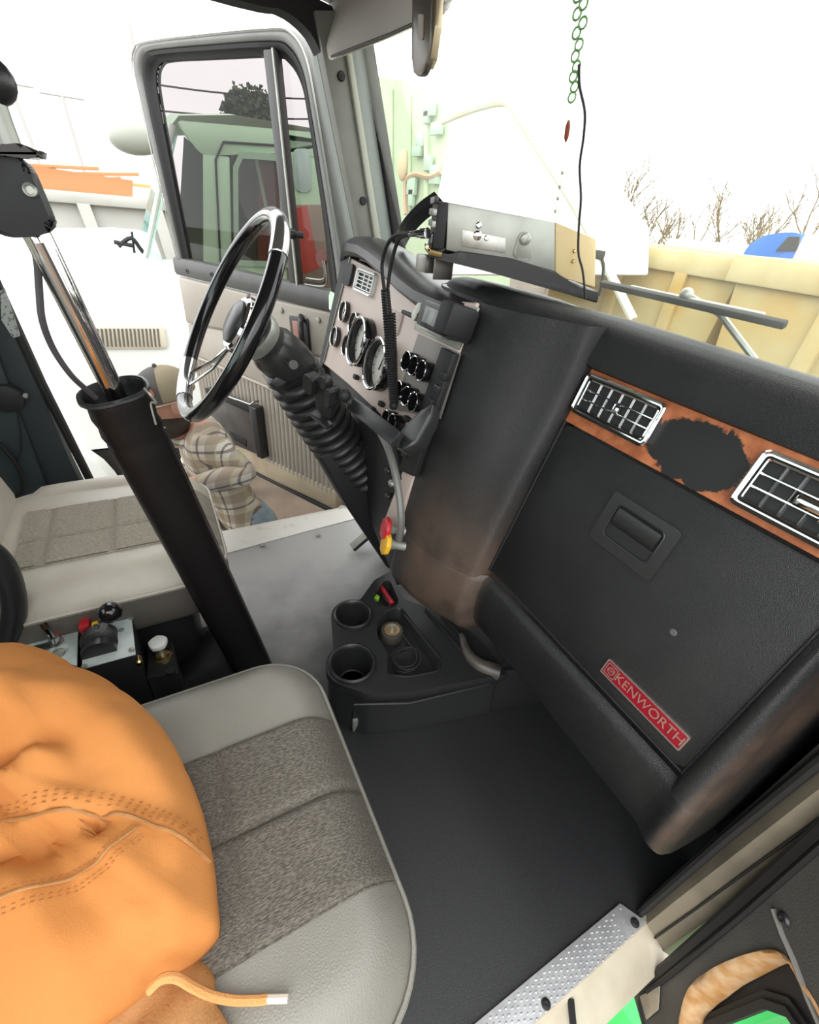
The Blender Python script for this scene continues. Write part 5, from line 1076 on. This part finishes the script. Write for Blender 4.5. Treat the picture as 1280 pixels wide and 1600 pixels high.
m = M(); m.loft([[hp_(w_, f, z) for w_ in (-.017, -.010, 0, .010, .017)] for z, f in ((.015, .075), (.0, .088), (-.02, .098), (-.032, .100), (-.04, .085))]); m.ball(hp_(0, .098, -.03), .014); m.obj('nose', SKIN, pe, 70)
for s_ in (-1, 1):
    m = M(); m.ball(hp_(.034 * s_, .076, .012), .012); m.obj('eye', WHITE, pe); m = M(); m.ball(hp_(.034 * s_, .0855, .012), .0055); m.obj('pupil', PLAST, pe)
    m = M(); m.loft([[hp_(s_ * (.083 + .012 * k_2 + .004 * abs(math.cos(a))), -.005 + (.020 - .006 * k_2) * math.cos(a) - .012 * k_2, -.005 + (.034 - .006 * k_2) * math.sin(a)) for a in [i * math.pi / 6 for i in range(12)]] for k_2 in (0, .5, 1)] , True, True); m.obj('ear', SKIN, pe, 70)
m = M(); m.tube([hp_(-.02, .090, -.062), hp_(0, .096, -.060), hp_(.02, .090, -.062)], .005, 6); m.obj('mouth', mat('lip_skin', (.45, .18, .14), .5), pe)
capc = hp_(0, -.005, .03)
def capshell(a0, a1, r):
    rws = []
    for i in range(9):
        th_ = math.radians(8 + 82 * i / 8) if i else 1e-3
        rws.append([capc + (HS * math.cos(a) * .098 + FW * math.sin(a) * .112) * math.sin(th_) * r + HZ * .105 * math.cos(th_) * r for a in [math.radians(a0 + (a1 - a0) * k / 16) for k in range(17)]])
    return rws
m = M(); m.loft(capshell(20, 160, 1.0)); m.obj('cap_front', CAPD, pe, 70)
m = M(); m.loft(capshell(160, 380, .995)); m.obj('cap_mesh', CAPM, pe, 70)
m = M(); m.loft([[capc + HS * s + FW * f + HZ * (-.002 - .9 * s * s) for s, f in ((math.cos(a) * .09 * k, .085 + math.sin(a) * .085 * k) for a in [math.pi * i / 12 for i in range(13)])] for k in (1, .85, .6, .3)]); m.obj('cap_brim', CAPD, pe, 70)
m = M(); m.ball(hp_(0, -.005, .138), .008); m.obj('cap_button', CAPD, pe)
m = M(); m.loft([[capc + HS * (.06 + .028 * math.cos(a) * k) + FW * (.072 - .018 * math.cos(a) * k) + HZ * (.045 + .026 * math.sin(a) * k) for a in [2 * math.pi * i / 16 for i in range(16)]] for k in (1, .01)], True); m.obj('cap_patch', mat('coral_patch', (.55, .20, .16), .8), pe)
m = M(); m.tube([hp_(.092, -.02, .02), hp_(.090, .03, .022), hp_(.078, .08, .02), hp_(.05, .10, .018)], .0035, 6); m.obj('glasses_arm', mat('pale_tan_frame', (.62, .52, .38), .4), pe)

# ================================================================ OUTSIDE
m = M(); m.box((-6, 6, -1.25), (80, 80, .1)); struct(m.obj('ground', GROUND))
GX = -3.2
tk = root('parked_truck', 'pale mint truck with louvred hood side parked beyond the open door', 'truck', (-3.9, .3, -1.2))
HOODM = mat('overexposed_mint_paint', (.84, .87, .83), .35, coat=.2)  # mint paint whitened, overexposed daylight put into the colour
def sect(y, x0, x1, z0, z1, r):
    return [V((x, y, z)) for x, z in ((x0, z0), (x0, (z0 + z1) / 2), (x0 - .01, z1 - r), (x0 - r * .3, z1 - r * .3), (x0 - r, z1), ((x0 + x1) / 2, z1 + .05), (x1 + r, z1), (x1 + r * .3, z1 - r * .3), (x1, z1 - r), (x1, z0))]
m = M(); m.loft([sect(y, GX, GX - 1.5, -.20, z, .14) for y, z in ((-1.9, .72), (-1.85, .80), (-1.2, .86), (-.6, .90), (-.1, .935), (.05, .93), (.12, .90))], True, True); m.obj('hood', HOODM, tk, 60)
lo_ = root  # louvre panel
q = [atx(139, 510, GX + .012), atx(258, 510, GX + .012), atx(262, 545, GX + .012), atx(143, 545, GX + .012)]
m = M(); m.prism(rpoly(q, .02, 3), (-.01, 0, 0), .003); lp = m.obj('louvre_panel', mat('cream_louvre', (.66, .62, .50), .4), tk)
for i in range(17):
    t_ = (i + .5) / 17.6; a = q[0] + (q[1] - q[0]) * (.02 + t_ * .93); b = q[3] + (q[2] - q[3]) * (.02 + t_ * .93); a, b = a + (b - a) * .10, b + (a - b) * .10
    m = M(); m.tube([a, b], .006, 6); m.obj('louvre_slot', mat('louvre_shadow_gap', (.16, .14, .11), .7) if i == 0 else bpy.data.materials['louvre_shadow_gap'], lp)
m = M(); m.prism([V((GX - .02, -1.7, -.22)), V((GX - .02, .3, -.22)), V((GX - .02, .3, -.75)), V((GX - .02, -1.7, -.75))], (-.2, 0, 0)); m.obj('frame_side', PLASTM, tk)
m = M()
m.lathe([(.50, -.14), (.52, -.10), (.52, .10), (.50, .14), (.30, .15), (.28, .10), (.0, .10)], V((GX - .22, -1.1, -.68)), (1, 0, 0), 32); m.obj('wheel', RUBBER, tk)
m = M(); m.tube(cat([V((GX - .02, -1.72, -.7)), V((GX + .02, -1.6, -.25)), V((GX + .03, -1.1, -.06)), V((GX + .02, -.6, -.25)), V((GX - .02, -.48, -.7))], 6), .07, 8, flat=1.6); m.obj('fender', HOODM, tk)
CY0, CY1, CX1 = .22, 2.1, GX - 1.5
# cab body as panels around real openings
def qd(pts, th, mt, name, par=None, vec=(-1, 0, 0), bev=.006):
    m = M(); m.prism(pts, V(vec) * th, bev); return m.obj(name, mt, par or tk)
qd([V((GX, .12, -.2)), V((GX, 1.3, -.2)), V((GX, 1.3, .89)), V((GX, .12, .89))], .06, MINT, 'cab_side')
qd([V((GX + .004, .10, -.2)), V((GX + .004, .36, -.2)), V((GX + .004, .36, .885)), V((GX + .004, .10, .885))], .03, HOODM, 'whitened_cab_side')  # added overlay, whitens the front of the cab side like blown-out daylight
qd([V((GX, .33, .88)), V((GX, .49, .88)), V((GX, .545, 1.40)), V((GX, .41, 1.40))], .06, MINT, 'front_pillar')
qd([V((GX, .82, .88)), V((GX, 1.3, .88)), V((GX, 1.3, 1.54)), V((GX, .82, 1.54))], .06, MINT, 'rear_quarter')
qd(rpoly([V((GX, .40, 1.39)), V((GX, .84, 1.45)), V((GX, 1.3, 1.45)), V((GX, 1.3, 1.58)), V((GX, .30, 1.52))], .03), .06, MINT, 'roof_rail')
m = M(); m.tube([V((GX + .005, .425, .89)), V((GX + .005, .47, 1.38)), V((GX + .005, .52, 1.46)), V((GX + .005, .82, 1.48))], .006, 6); m.obj('door_gap', PLASTM, tk)
m = M(); m.ring([V((GX + .004, y, z)) for y, z in ((.50, .88), (.555, 1.36), (.60, 1.43), (.82, 1.44), (.83, .88))], [V((GX + .004, y, z)) for y, z in ((.53, .91), (.58, 1.35), (.61, 1.40), (.80, 1.41), (.80, .91))], V((.012, 0, 0))); m.obj('window_surround', mat('deep_mint', (.34, .52, .36), .4), tk)
m = M(); m.prism([V((GX - .03, .5, .88)), V((GX - .03, .56, 1.45)), V((GX - .03, .83, 1.45)), V((GX - .03, .83, .88))], (-.004, 0, 0)); m.obj('side_glass', CLEAR, tk)
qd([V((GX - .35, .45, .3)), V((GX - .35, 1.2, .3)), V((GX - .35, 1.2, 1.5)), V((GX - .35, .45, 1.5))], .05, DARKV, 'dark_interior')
qd([V((GX - .25, .70, .85)), V((GX - .25, .95, .85)), V((GX - .25, .86, 1.40)), V((GX - .25, .76, 1.40))], .05, REDP, 'red_seat_back')
m = M(); m.tube([V((GX - .1, .70, 1.45)), V((GX - .1, .74, 1.2)), V((GX - .1, .80, .88))], .010, 6); m.obj('pale_grab_rail', mat('pale_tan_rail', (.62, .55, .40), .5), tk)
# rear quarter window and red marks
qd(rpoly([atx(458, 232, GX + .01), atx(484, 232, GX + .01), atx(488, 300, GX + .01), atx(462, 300, GX + .01)], .03), .02, mat('pale_teal_glass', (.45, .62, .55), .2), 'quarter_window')
qd([atx(462, 325, GX + .015), atx(480, 320, GX + .015), atx(500, 420, GX + .015), atx(470, 430, GX + .015)], .02, REDP, 'red_locker')
qd([atx(445, 320, GX + .012), atx(545, 320, GX + .012), atx(545, 450, GX + .012), atx(450, 450, GX + .012)], .02, mat('olive_brown_lower', (.20, .17, .12), .6, col2=(.30, .24, .17), nscale=4), 'side_step_panel')
m = M(); m.prism([V((GX - .03, .05, .90)), V((GX - .03, .30, 1.48)), V((CX1 + .05, .30, 1.48)), V((CX1 + .05, .05, .90))], (0, .01, .0)); m.obj('windshield', GTEAL, tk)
m = M(); m.prism([V((GX - .005, .19, .89)), V((GX - .005, .34, .89)), V((GX - .005, .415, 1.40)), V((GX - .005, .33, 1.46))], (-.006, 0, 0)); m.obj('wing_glass', mat('dark_green_wing_glass', (.05, .075, .05), .15), tk)
m = M(); m.tube([V((GX, .035, .90)), V((GX, .285, 1.50))], .014, 8); m.obj('corner_pillar', mat('pale_corner', (.55, .62, .55), .4), tk)
m = M(); m.loft([[V((x, y, z + .05 * math.sin(math.pi * (x - CX1) / (GX - CX1)))) for x in [CX1 + (GX - CX1) * i / 8 for i in range(9)]] for y, z in ((.26, 1.48), (.32, 1.54), (.6, 1.58), (1.3, 1.58))]); m.obj('roof', MINT, tk)
m = M(); m.tube(cat([atx(185, 385, GX - .1), atx(205, 372, GX - .1), atx(222, 392, GX - .1), atx(240, 408, GX - .1)], 4), .012, 6); m.tube([atx(178, 378, GX - .1), atx(208, 384, GX - .1)], .012, 6); m.tube([atx(206, 362, GX - .1), atx(210, 395, GX - .1)], .007, 6); m.obj('wiper_linkage', PLASTM, tk)
m = M(); m.prism([V((GX - .5, .34, .86)), V((CX1 + .3, .34, .86)), V((CX1 + .3, .37, 1.15)), V((GX - .5, .37, 1.15))], (0, .02, 0)); m.obj('blue_dash_cover', mat('pale_blue_cover', (.25, .50, .70), .6), tk)
mi = root('fender_mirror', 'large olive grey oval mirror beside the mint truck windshield', 'mirror', atx(200, 212, GX - .3))
ax_m = [atx(175, 208, GX + .14), atx(222, 222, GX + .14)]
c = (ax_m[0] + ax_m[1]) / 2 + V((0, .04, 0)); m = M(); m.ball(c, .092, (.5, 1.35, .72), (V((1, 0, 0)), V((0, .95, .12)), V((0, -.12, .95))), 20, 12); m.obj('housing', mat('olive_grey_housing', (.34, .36, .30), .5), mi)
m = M(); m.tube([c + V((0, .10, 0)), V((GX + .02, c.y + .10, c.z - .45))], .012, 8); m.obj('arm', PLASTM, mi)

# left background: pale roll-off bin, lumber on top, poles, pines
bn = root('pale_waste_container', 'pale grey waste container behind the mint truck hood', 'container', (-9, -.8, -1.2))
PC = mat('pale_container_paint', (.40, .40, .36), .6, col2=(.46, .46, .42), nscale=2)
m = M(); m.prism([V((-9, -6, -1.2)), V((-9, .6, -1.2)), V((-9, .6, 1.0)), V((-9, -6, 1.0))], (-2.2, 0, 0), .02); m.obj('body', PC, bn)
m = M(); m.box((-8.95, -2.7, .98), (.14, 6.7, .14), bev=.02); m.obj('top_rail', PC, bn)
for y in (-2.4, -1.5, -.62, .3):
    m = M(); m.prism([V((-8.97, y, .92)), V((-8.97, y + .16, .92)), V((-8.97, y + .42, -1.1)), V((-8.97, y + .26, -1.1))], (.10, 0, 0), .01); m.obj('side_rib', PC, bn)
lu = 0
for i in range(16):
    y = -2.6 + .17 * i; z = 1.06 + .03 * (i % 4); L = random.uniform(.7, 1.4); c = V((-9.4, y, z)); a = random.uniform(-.2, .25)
    m = M(); m.box(c + V((0, 0, .05 + .06 * (i % 3))), (.12, L, .045), (V((1, 0, 0)), V((0, math.cos(a), math.sin(a))), V((0, -math.sin(a), math.cos(a)))), .004)
    tag(m.obj('lumber_offcut', LUMB if i % 3 else LUMBY), 'scrap board lying in the orange heap on the pale container', 'board', 'scrap boards on the container')
m = M(); m.prism([V((-9.02, -2.6, 1.04)), V((-9.02, .1, 1.04)), V((-9.02, .15, 1.25)), V((-9.02, -1.0, 1.30)), V((-9.02, -2.6, 1.42))], (-.05, 0, 0)); tag(m.obj('orange_side_board', LUMB), 'long orange plywood board along the top of the pale container', 'board')
m = M(); m.ball(V((-9.3, -1.25, 1.44)), .10, (1, 1, .8)); tag(m.obj('red_bundle', mat('red_bundle_cloth', (.7, .08, .10), .8)), 'small red bundle on the heap of orange boards', 'bundle')
for i, (a, b) in enumerate((((14, 130), (50, 225)), ((97, 150), (122, 235)))):
    p = root('utility_pole', ('thin leaning utility pole far off, the one nearer the gear knob', 'thin utility pole far off, second from the gear knob')[i], 'pole', atx(*b, -30))
    t1, t0 = atx(*a, -30), atx(*b, -30); m = M(); m.tube([t0 + (t0 - t1) * 1.2, t1], .07, 8); m.obj('shaft', mat('grey_pole', (.45, .44, .42), .8) if i == 0 else bpy.data.materials['grey_pole'], p)
    m = M(); m.tube([t1 + V((0, -.8, 0)), t1 + V((0, .8, .0))], .05, 6); m.obj('crossarm', bpy.data.materials['grey_pole'], p)
def blobtree(name, label, c, r, h, mt):
    t_ = root(name, label, 'tree', (c.x, c.y, -1.2)); m = M(); m.tube([V((c.x, c.y, -1.2)), c], [r * .16, r * .08], 8); m.obj('trunk', BARK, t_); m = M()
    for k in range(1500):
        u_ = V((random.gauss(0, 1), random.gauss(0, 1), random.gauss(0, .8))).normalized() * random.uniform(.55, 1) * r * (1 + .25 * noise.noise(V((k * .1, 3, 1)))); u_.z *= h / r
        p = c + u_; s_ = r * random.uniform(.06, .11); x_, y_, z_ = frame((random.gauss(0, 1), random.gauss(0, 1), random.gauss(0, 1)))
        vs = [m.b.verts.new(p + x_ * s_ * math.cos(a) + y_ * s_ * math.sin(a) + z_ * s_ * .3 * ((j % 2) * 2 - 1)) for j, a in enumerate((0, 1.26, 2.5, 3.77, 5.0))]; m.b.faces.new(vs)
    o = m.obj('foliage', mt, t_, flatshade=True); o['kind'] = 'stuff'
blobtree('evergreen_tree', 'dark evergreen tree seen through the tinted door window above mint roof', atx(396, 187, -18), .9, .8, LEAFD)
UPL = []
for k, (px, lab) in enumerate(((222, 'utility pole hidden behind the rear edge of the door frame'), (528, 'utility pole hidden behind the front edge of the door frame'))):
    b_ = atx(px, 150, -24); p = root('utility_pole', lab, 'pole', (b_.x, b_.y, -1.2)); m = M(); m.tube([V((b_.x, b_.y, -1.2)), V((b_.x, b_.y, 5.6))], .09, 8); m.obj('shaft', bpy.data.materials['grey_pole'], p); UPL.append(b_)
for i, (ya, yb) in enumerate(((129, 152), (170, 184))):
    P = [atx(222, ya, -24), atx(330, (ya + yb) / 2 + 3, -24), atx(460, yb + 2, -24), atx(528, yb, -24)]; P[0].y = UPL[0].y; P[-1].y = UPL[1].y
    m = M(); m.tube(cat(P, 6), .03, 5); tag(m.obj('power_line', PLASTM), ('upper power line crossing the sky behind the tinted window', 'lower power line crossing behind the tinted window, near the evergreen')[i], 'wire')

# ahead of the windshield: mint container, white tarp body and frame, yellow bins, blue truck, trees
gb = root('mint_body', 'pale mint steel container standing ahead beyond left windshield pillar', 'container', (-11, 7, -1.2))
q = [aty(*p, 6.0) for p in ((585, 118), (640, 128), (700, 172), (705, 420), (600, 420))]
MINTP = mat('pale_mint_steel', (.40, .52, .32), .55, col2=(.46, .56, .37), nscale=3)
q[3].z = q[4].z = -1.1
m = M(); m.prism(q, (-.4, 2.2, 0), .02); m.obj('body', MINTP, gb)
for p0, p1, w_ in (((640, 150), (640, 330), .055), ((668, 165), (668, 330), .09), ((612, 140), (612, 330), .055)):
    m = M(); m.tube([aty(*p0, 5.97), aty(*p1, 5.97)], w_, 6); m.obj('rib', MINTP, gb)
for i in range(9):
    m = M(); c = aty(655 + random.uniform(-12, 30), 165 + 18 * i, 5.9); m.box(c, (random.uniform(.15, .45), .08, random.uniform(.15, .38)), bev=.01); m.obj('hydraulic_fitting', mat('grey_teal_fitting', (.36, .50, .38), .6) if i == 0 else bpy.data.materials['grey_teal_fitting'], gb)
m = M(); m.tube(cat([aty(*p, 5.88) for p in ((634, 335), (634, 285), (650, 272), (672, 276), (690, 268))], 4), .055, 6); m.obj('rusty_hose', mat('rust_brown_hose', (.50, .33, .20), .8), gb)
m = M(); m.ball(aty(630, 258, 5.88), .22, (.8, .5, 1.4)); m.obj('hose_bundle', mat('tan_bundle', (.58, .46, .28), .8), gb)
tb2 = root('white_tarped_body', 'white tarp covered dump body behind the silver radio', 'dump body', (-4, 3.8, -1.2))
q = [aty(*p, 3.6) for p in ((702, 200), (760, 176), (800, 176), (838, 240), (905, 345), (905, 430), (660, 430), (680, 330))]
m = M(); m.prism(q, (-.2, 1.25, 0), .03); m.obj('tarp', mat('white_tarp', (.86, .87, .86), .7), tb2)
P = [aty(*p, 3.45) for p in ((692, 190), (720, 178), (755, 166), (785, 160), (800, 168), (830, 215), (900, 325), (950, 420), (990, 500))]
m = M(); m.tube(cat(P, 4), .035, 8); m.obj('tarp_frame', mat('pale_sage_pipe', (.60, .66, .56), .6, col2=(.66, .60, .42), nscale=3), tb2)
def bin_(name, lab, pts, y, dep, top, mt):
    r_ = root(name, lab, 'bin', (pts[0].x, y, -1.2)); m = M(); m.prism(pts, dep, .02); m.obj('side', mt, r_)
    m = M(); a, b = pts[0], pts[1]; m.prism([a + V((-.05, -.06, 0)), b + V((.05, -.06, 0)), b + V((.05, -.06, -top)), a + V((-.05, -.06, -top))], (0, .12, 0), .02); m.obj('top_rail', BINT, r_); return r_
a, b = aty(872, 367, 5.0), aty(1160, 392, 5.0)
b1_ = bin_('yellow_waste_bin', 'weathered yellow waste bin ahead of the windshield, behind the wiper', [a, V((-2.75, 5, a.z)), V((-2.95, 5, -1.2)), V((a.x + .2, 5, -1.2))], 5, (0, 2, 0), .20, BIN)
b2_ = bin_('yellow_waste_bin', 'second weathered yellow bin, standing beside the first toward the blue truck', [V((-2.70, 4.8, 1.17)), V((1.0, 4.8, 1.17)), V((.7, 4.8, -1.2)), V((-2.4, 4.8, -1.2))], 4.8, (0, 2, 0), .22, BIN)
for r_, xs in ((b2_, (-1.9, -.9, .1)), (b1_, (-4.2, -3.4))):
    for x in xs:
        m = M(); m.prism([V((x, 4.74 if r_ is b2_ else 4.94, .95)), V((x + .14, 4.74 if r_ is b2_ else 4.94, .95)), V((x + .14, 4.74 if r_ is b2_ else 4.94, -1.2)), V((x, 4.74 if r_ is b2_ else 4.94, -1.2))], (0, .08, 0), .01); m.obj('side_rib', BIN, r_)
bt = root('blue_truck', 'far blue truck with curved cab roof behind the yellow bins', 'truck', (-5, 11, -1.2))
q = cat([aty(*p, 11) for p in ((1160, 400), (1166, 388), (1185, 372), (1210, 365), (1238, 363), (1254, 366))], 3) + [aty(1256, 400, 11)]
for p in (q[0], q[-1]): p.z = -.9
m = M(); m.prism(q, (0, 2.2, 0), .03); m.obj('cab', BLUE, bt)
m = M(); m.prism([aty(1232, 370, 10.97), aty(1250, 370, 10.97), aty(1246, 392, 10.97), aty(1212, 392, 10.97)], (0, .04, 0)); m.obj('window', DIALK, bt)
wt = root('white_trailer', 'long low white trailer roof beyond the yellow bins', 'trailer', (-7, 12, -1.2))
a, b = aty(1042, 372, 12), aty(1162, 382, 12); m = M(); m.prism([a, b, V((b.x, 12, -1.0)), V((a.x, 12, -1.0))], (0, 2.4, 0), .05); m.obj('body', WHITE, wt)
m = M(); m.box(((a.x + b.x) / 2, 13, -1.05), (b.x - a.x, 1.6, .3)); m.obj('underframe', PLASTM, wt)
w2 = root('white_box_truck', 'white vehicle side at far right beyond the blue truck', 'truck', (-3, 10, -1.2))
a = aty(1256, 365, 10); m = M(); m.prism([a, V((3, 10, 1.3)), V((3, 10, -.8)), V((a.x, 10, -.8))], (0, 2.2, 0), .05); m.obj('body', WHITE, w2)
m = M(); m.box((0, 11, -.95), (3, 1.6, .4)); m.obj('chassis', PLASTM, w2)
def bare(px, py, y, hpx, lab):
    g0 = aty(px, py, y); top_ = aty(px, py - hpx, y); H_ = top_.z + 1.2; t_ = root('bare_tree', lab, 'tree', (g0.x, y, -1.2)); m = M()
    def br_(p, d, L, r, k):
        q = p + d * L; m.tube([p, (p + q) / 2 + V((random.uniform(-1, 1), 0, random.uniform(-1, 1))) * L * .06, q], [r, r * .8, r * .6], 5)
        if k == 0: return
        for _ in range(3 if k > 1 else 2):
            nd = (d + V((random.uniform(-.8, .8), random.uniform(-.5, .5), random.uniform(-.15, .6)))).normalized(); br_(p + d * L * random.uniform(.55, 1), nd, L * random.uniform(.55, .78), r * .6, k - 1)
    br_(V((g0.x, y, -1.2)), V((0, 0, 1)), H_ * .45, .07, 5); m.obj('branches', BARK, t_)
for i, (px, py, y, hpx, s_) in enumerate(((948, 372, 18, 105, 'leftmost, beside the hanging wire'), (985, 372, 19, 95, 'second from the hanging wire'), (1025, 372, 20, 65, 'third, low and spindly'), (1085, 375, 18, 60, 'fourth, above the white trailer roof'), (1140, 378, 19.5, 85, 'left of the blue truck'), (1195, 380, 18, 60, 'behind the blue truck'), (1268, 385, 18, 105, 'at the far right, beyond blue truck'))):
    bare(px, py, y, hpx, 'bare leafless tree beyond the bins, ' + s_)
m = M()
for k in range(900):
    x = random.uniform(-16, 4); y = random.uniform(15, 16.3); z = -1.2; h_ = random.uniform(1.6, 3.1); d = V((random.uniform(-.25, .25), random.uniform(-.2, .2), 1)); p = V((x, y, z)); m.tube([p, p + d * h_], [.02, .006], 3)
o = m.obj('brush', BARK, None, flatshade=True); o['kind'] = 'stuff'; tag(o, 'tangle of dry brush along the far edge behind the bins', 'brush')
# wiper on the outside of the windshield
wi = root('wiper', 'black windshield wiper blade lying on the outside of the glass', 'wiper', (-.5, .9, 1.05))
def wo_(px, py, d): return PL(px, py, ws(0, 1.05, d), (0, 1, .4))
a, b = wo_(940, 443, .03), wo_(1228, 508, .03)
m = M(); d = (b - a).normalized(); nW = V((0, -1, -.4)).normalized(); m.box((a + b) / 2, ((b - a).length, .012, .012), (d, nW, d.cross(nW)), .002); m.obj('blade', PLASTM, wi)
m = M(); a2, b2 = wo_(985, 448, .042), wo_(1195, 492, .042); d = (b2 - a2).normalized(); m.box((a2 + b2) / 2, ((b2 - a2).length, .008, .006), (d, nW, d.cross(nW)), .002); m.obj('bridge', STEEL, wi)
m = M(); m.tube([wo_(1075, 462, .05), wo_(1125, 490, .055), wo_(1180, 562, .06)], .006, 8); m.obj('arm', STEEL, wi)
m = M(); m.ball(wo_(1073, 460, .048), .012); m.obj('clip', STEEL, wi)
# own green fender, seen past the passenger door
fd = root('green_fender', 'bright green truck fender below the open passenger door', 'fender', (.5, 1.2, -.6))
m = M(); m.loft([[V((x, y, z)) for y, z in ((.78, -1.15), (.76, -.72), (.82, -.62), (1.2, -.58), (1.9, -.60), (1.98, -.75))] for x in (-.05, .2, .5, .8)]); m.loft([[V((.8, y, z)) for y, z in ((.78, -1.15), (.76, -.72), (.82, -.62), (1.2, -.58), (1.9, -.60), (1.98, -.75))], [V((.86, y, z - .08)) for y, z in ((.80, -1.10), (.79, -.72), (.86, -.62), (1.2, -.58), (1.9, -.60), (1.95, -.75))]]); m.obj('panel', GREEN, fd)
m = M(); m.lathe([(.45, -.12), (.47, -.08), (.47, .08), (.45, .12), (.26, .13), (.0, .10)], V((.5, 1.35, -.78)), (1, 0, 0), 28); m.obj('wheel', RUBBER, fd)

# ================================================================ OPEN PASSENGER DOOR (lower hinge corner in view)
HP = V((.09, .70, 0)); PU = V((.883, -.469, 0)); PN = V((-.469, -.883, 0))
def qp(u, z, o=0): return HP + PU * u + V((0, 0, z)) + PN * o
def qx(px, py, o=0): return PL(px, py, HP + PN * o, PN)
pd_ = root('passenger_door', 'open passenger door with dark trim torn around its small lower window', 'door', (.09, .70, 0))
hole = [qx(*p, .02) for p in ((1062, 1640), (1066, 1590), (1080, 1545), (1110, 1518), (1150, 1498), (1205, 1484), (1235, 1500), (1252, 1530), (1290, 1600))]
hz_ = [V((p - HP)).dot(PU) for p in hole]
def uz(p): q_ = p - HP; return (q_.dot(PU), q_.z)
H2 = [uz(p) for p in hole]
H2 = H2[:-1] + [(H2[-2][0] + .06, H2[-2][1] + .005), (.42, .34), (.46, .30), (.46, -.06), (.42, -.10), (.10, -.11)]
out2 = [(.0, -.19), (.012, -.2), (.95, -.2), (.95, .95), (-.055, .95), (-.04, .8), (-.012, .3)]
def fillp(outer, inner, o, name, mt, par=pd_):
    bm_ = bmesh.new(); es = []
    for L in (outer, inner):
        vs = [bm_.verts.new(qp(u, z, o)) for u, z in L]; es += [bm_.edges.new((vs[i], vs[(i + 1) % len(vs)])) for i in range(len(vs))]
    bmesh.ops.triangle_fill(bm_, use_beauty=True, edges=es); m = M(); m.b.free(); m.b = bm_; return m.obj(name, mt, par)
fillp(out2, H2, .02, 'trim_skin', DTRIM)
cen2 = (sum(p[0] for p in H2) / len(H2), sum(p[1] for p in H2) / len(H2))
def sc2(k): return [(cen2[0] + (u - cen2[0]) * k, cen2[1] + (z - cen2[1]) * k) for u, z in H2]
RAGH = cat([qp(u, z, 0) for u, z in H2], 6, True)
def lobe(i):                                # wide at the lower-left and top of the tear, thin elsewhere
    t_ = i / len(RAGH); return .25 + 1.0 * math.exp(-((t_ - .16) / .11) ** 2) + .9 * max(0, math.exp(-((t_ - .32) / .10) ** 2) - .3)
def ringp(k, o, j=0):
    c_ = qp(cen2[0], cen2[1], 0); out = []
    for i, p in enumerate(RAGH):
        d = (c_ - p).normalized(); w_ = .024 * lobe(i) * k; n_ = noise.noise(V((i * .35, j * 3.1, 0))) * .003 * (j > 0)
        out.append(p + d * (w_ + n_) + PN * (o + n_))
    return out
m = M(); m.loft([ringp(-.06, .021), ringp(.0, .026, 1), ringp(.25, .026, 2), ringp(.6, .016, 3), ringp(1.0, -.006, 4), ringp(.9, -.014, 0)], True); m.obj('torn_foam_edge', FOAM, pd_, 70)
# dark metal liner behind the trim with the little window itself
Wn = [(.105, .20), (.16, .285), (.40, .285), (.40, .02), (.10, .02)]
Wn = [(.082, .235), (.098, .285), (.13, .30), (.36, .30), (.38, .28), (.38, .03), (.36, .01), (.10, .01), (.082, .03)]
fillp(out2, Wn, -.015, 'door_liner', PLASTM)
m = M(); m.ring([qp(u, z, -.014) for u, z in Wn], [qp(.24 + (u - .24) * .93, .155 + (z - .155) * .93, -.014) for u, z in Wn], PN * .012); m.ring([qp(.24 + (u - .24) * 1.06, .155 + (z - .155) * 1.06, -.0145) for u, z in Wn], [qp(u, z, -.0145) for u, z in Wn], PN * .006); m.obj('window_rubber', RUBBER, pd_)
m = M(); m.prism([qp(u, z, -.03) for u, z in Wn], PN * .003); m.obj('lower_glass', CLEAR, pd_, flatshade=True)
m = M(); m.tube([qp(-.052, .92, .012), qp(-.032, .6, .012), qp(-.014, .3, .012), qp(.002, 0, .012), qp(.008, -.13, .012), qp(.03, -.178, .012), qp(.08, -.19, .012), qp(.9, -.19, .012)], .013, 8); m.obj('edge_seal', RUBBER, pd_)
m = M(); m.tube([qp(-.035, .92, .022), qp(-.018, .6, .022), qp(.001, .3, .022), qp(.016, 0, .022), qp(.02, -.12, .022)], .005, 6); m.obj('seal_lip', PLASTM, pd_)
m = M(); m.prism([qp(.02, -.16, .022), qp(.055, -.16, .022), qp(.05, -.09, .022), qp(.022, -.05, .022)], PN * .003, .001); m.obj('lower_patch', mat('tan_grey_patch', (.26, .23, .18), .6, col2=(.38, .33, .25), nscale=40), pd_)
c = qx(1225, 1436, .022); m = M(); m.lathe([(.010, 0), (.008, .004), (.004, .005), (0, .003)], c, PN, 12); m.obj('trim_screw', PLAST, pd_)
m = M(); m.tube([qx(1208, 1420, .022), qx(1222, 1460, .022), qx(1240, 1500, .022), qx(1262, 1560, .022), qx(1280, 1600, .022)], .004, 6); m.obj('torn_skin_edge', mat('grey_torn_edge', (.20, .19, .17), .6), pd_)
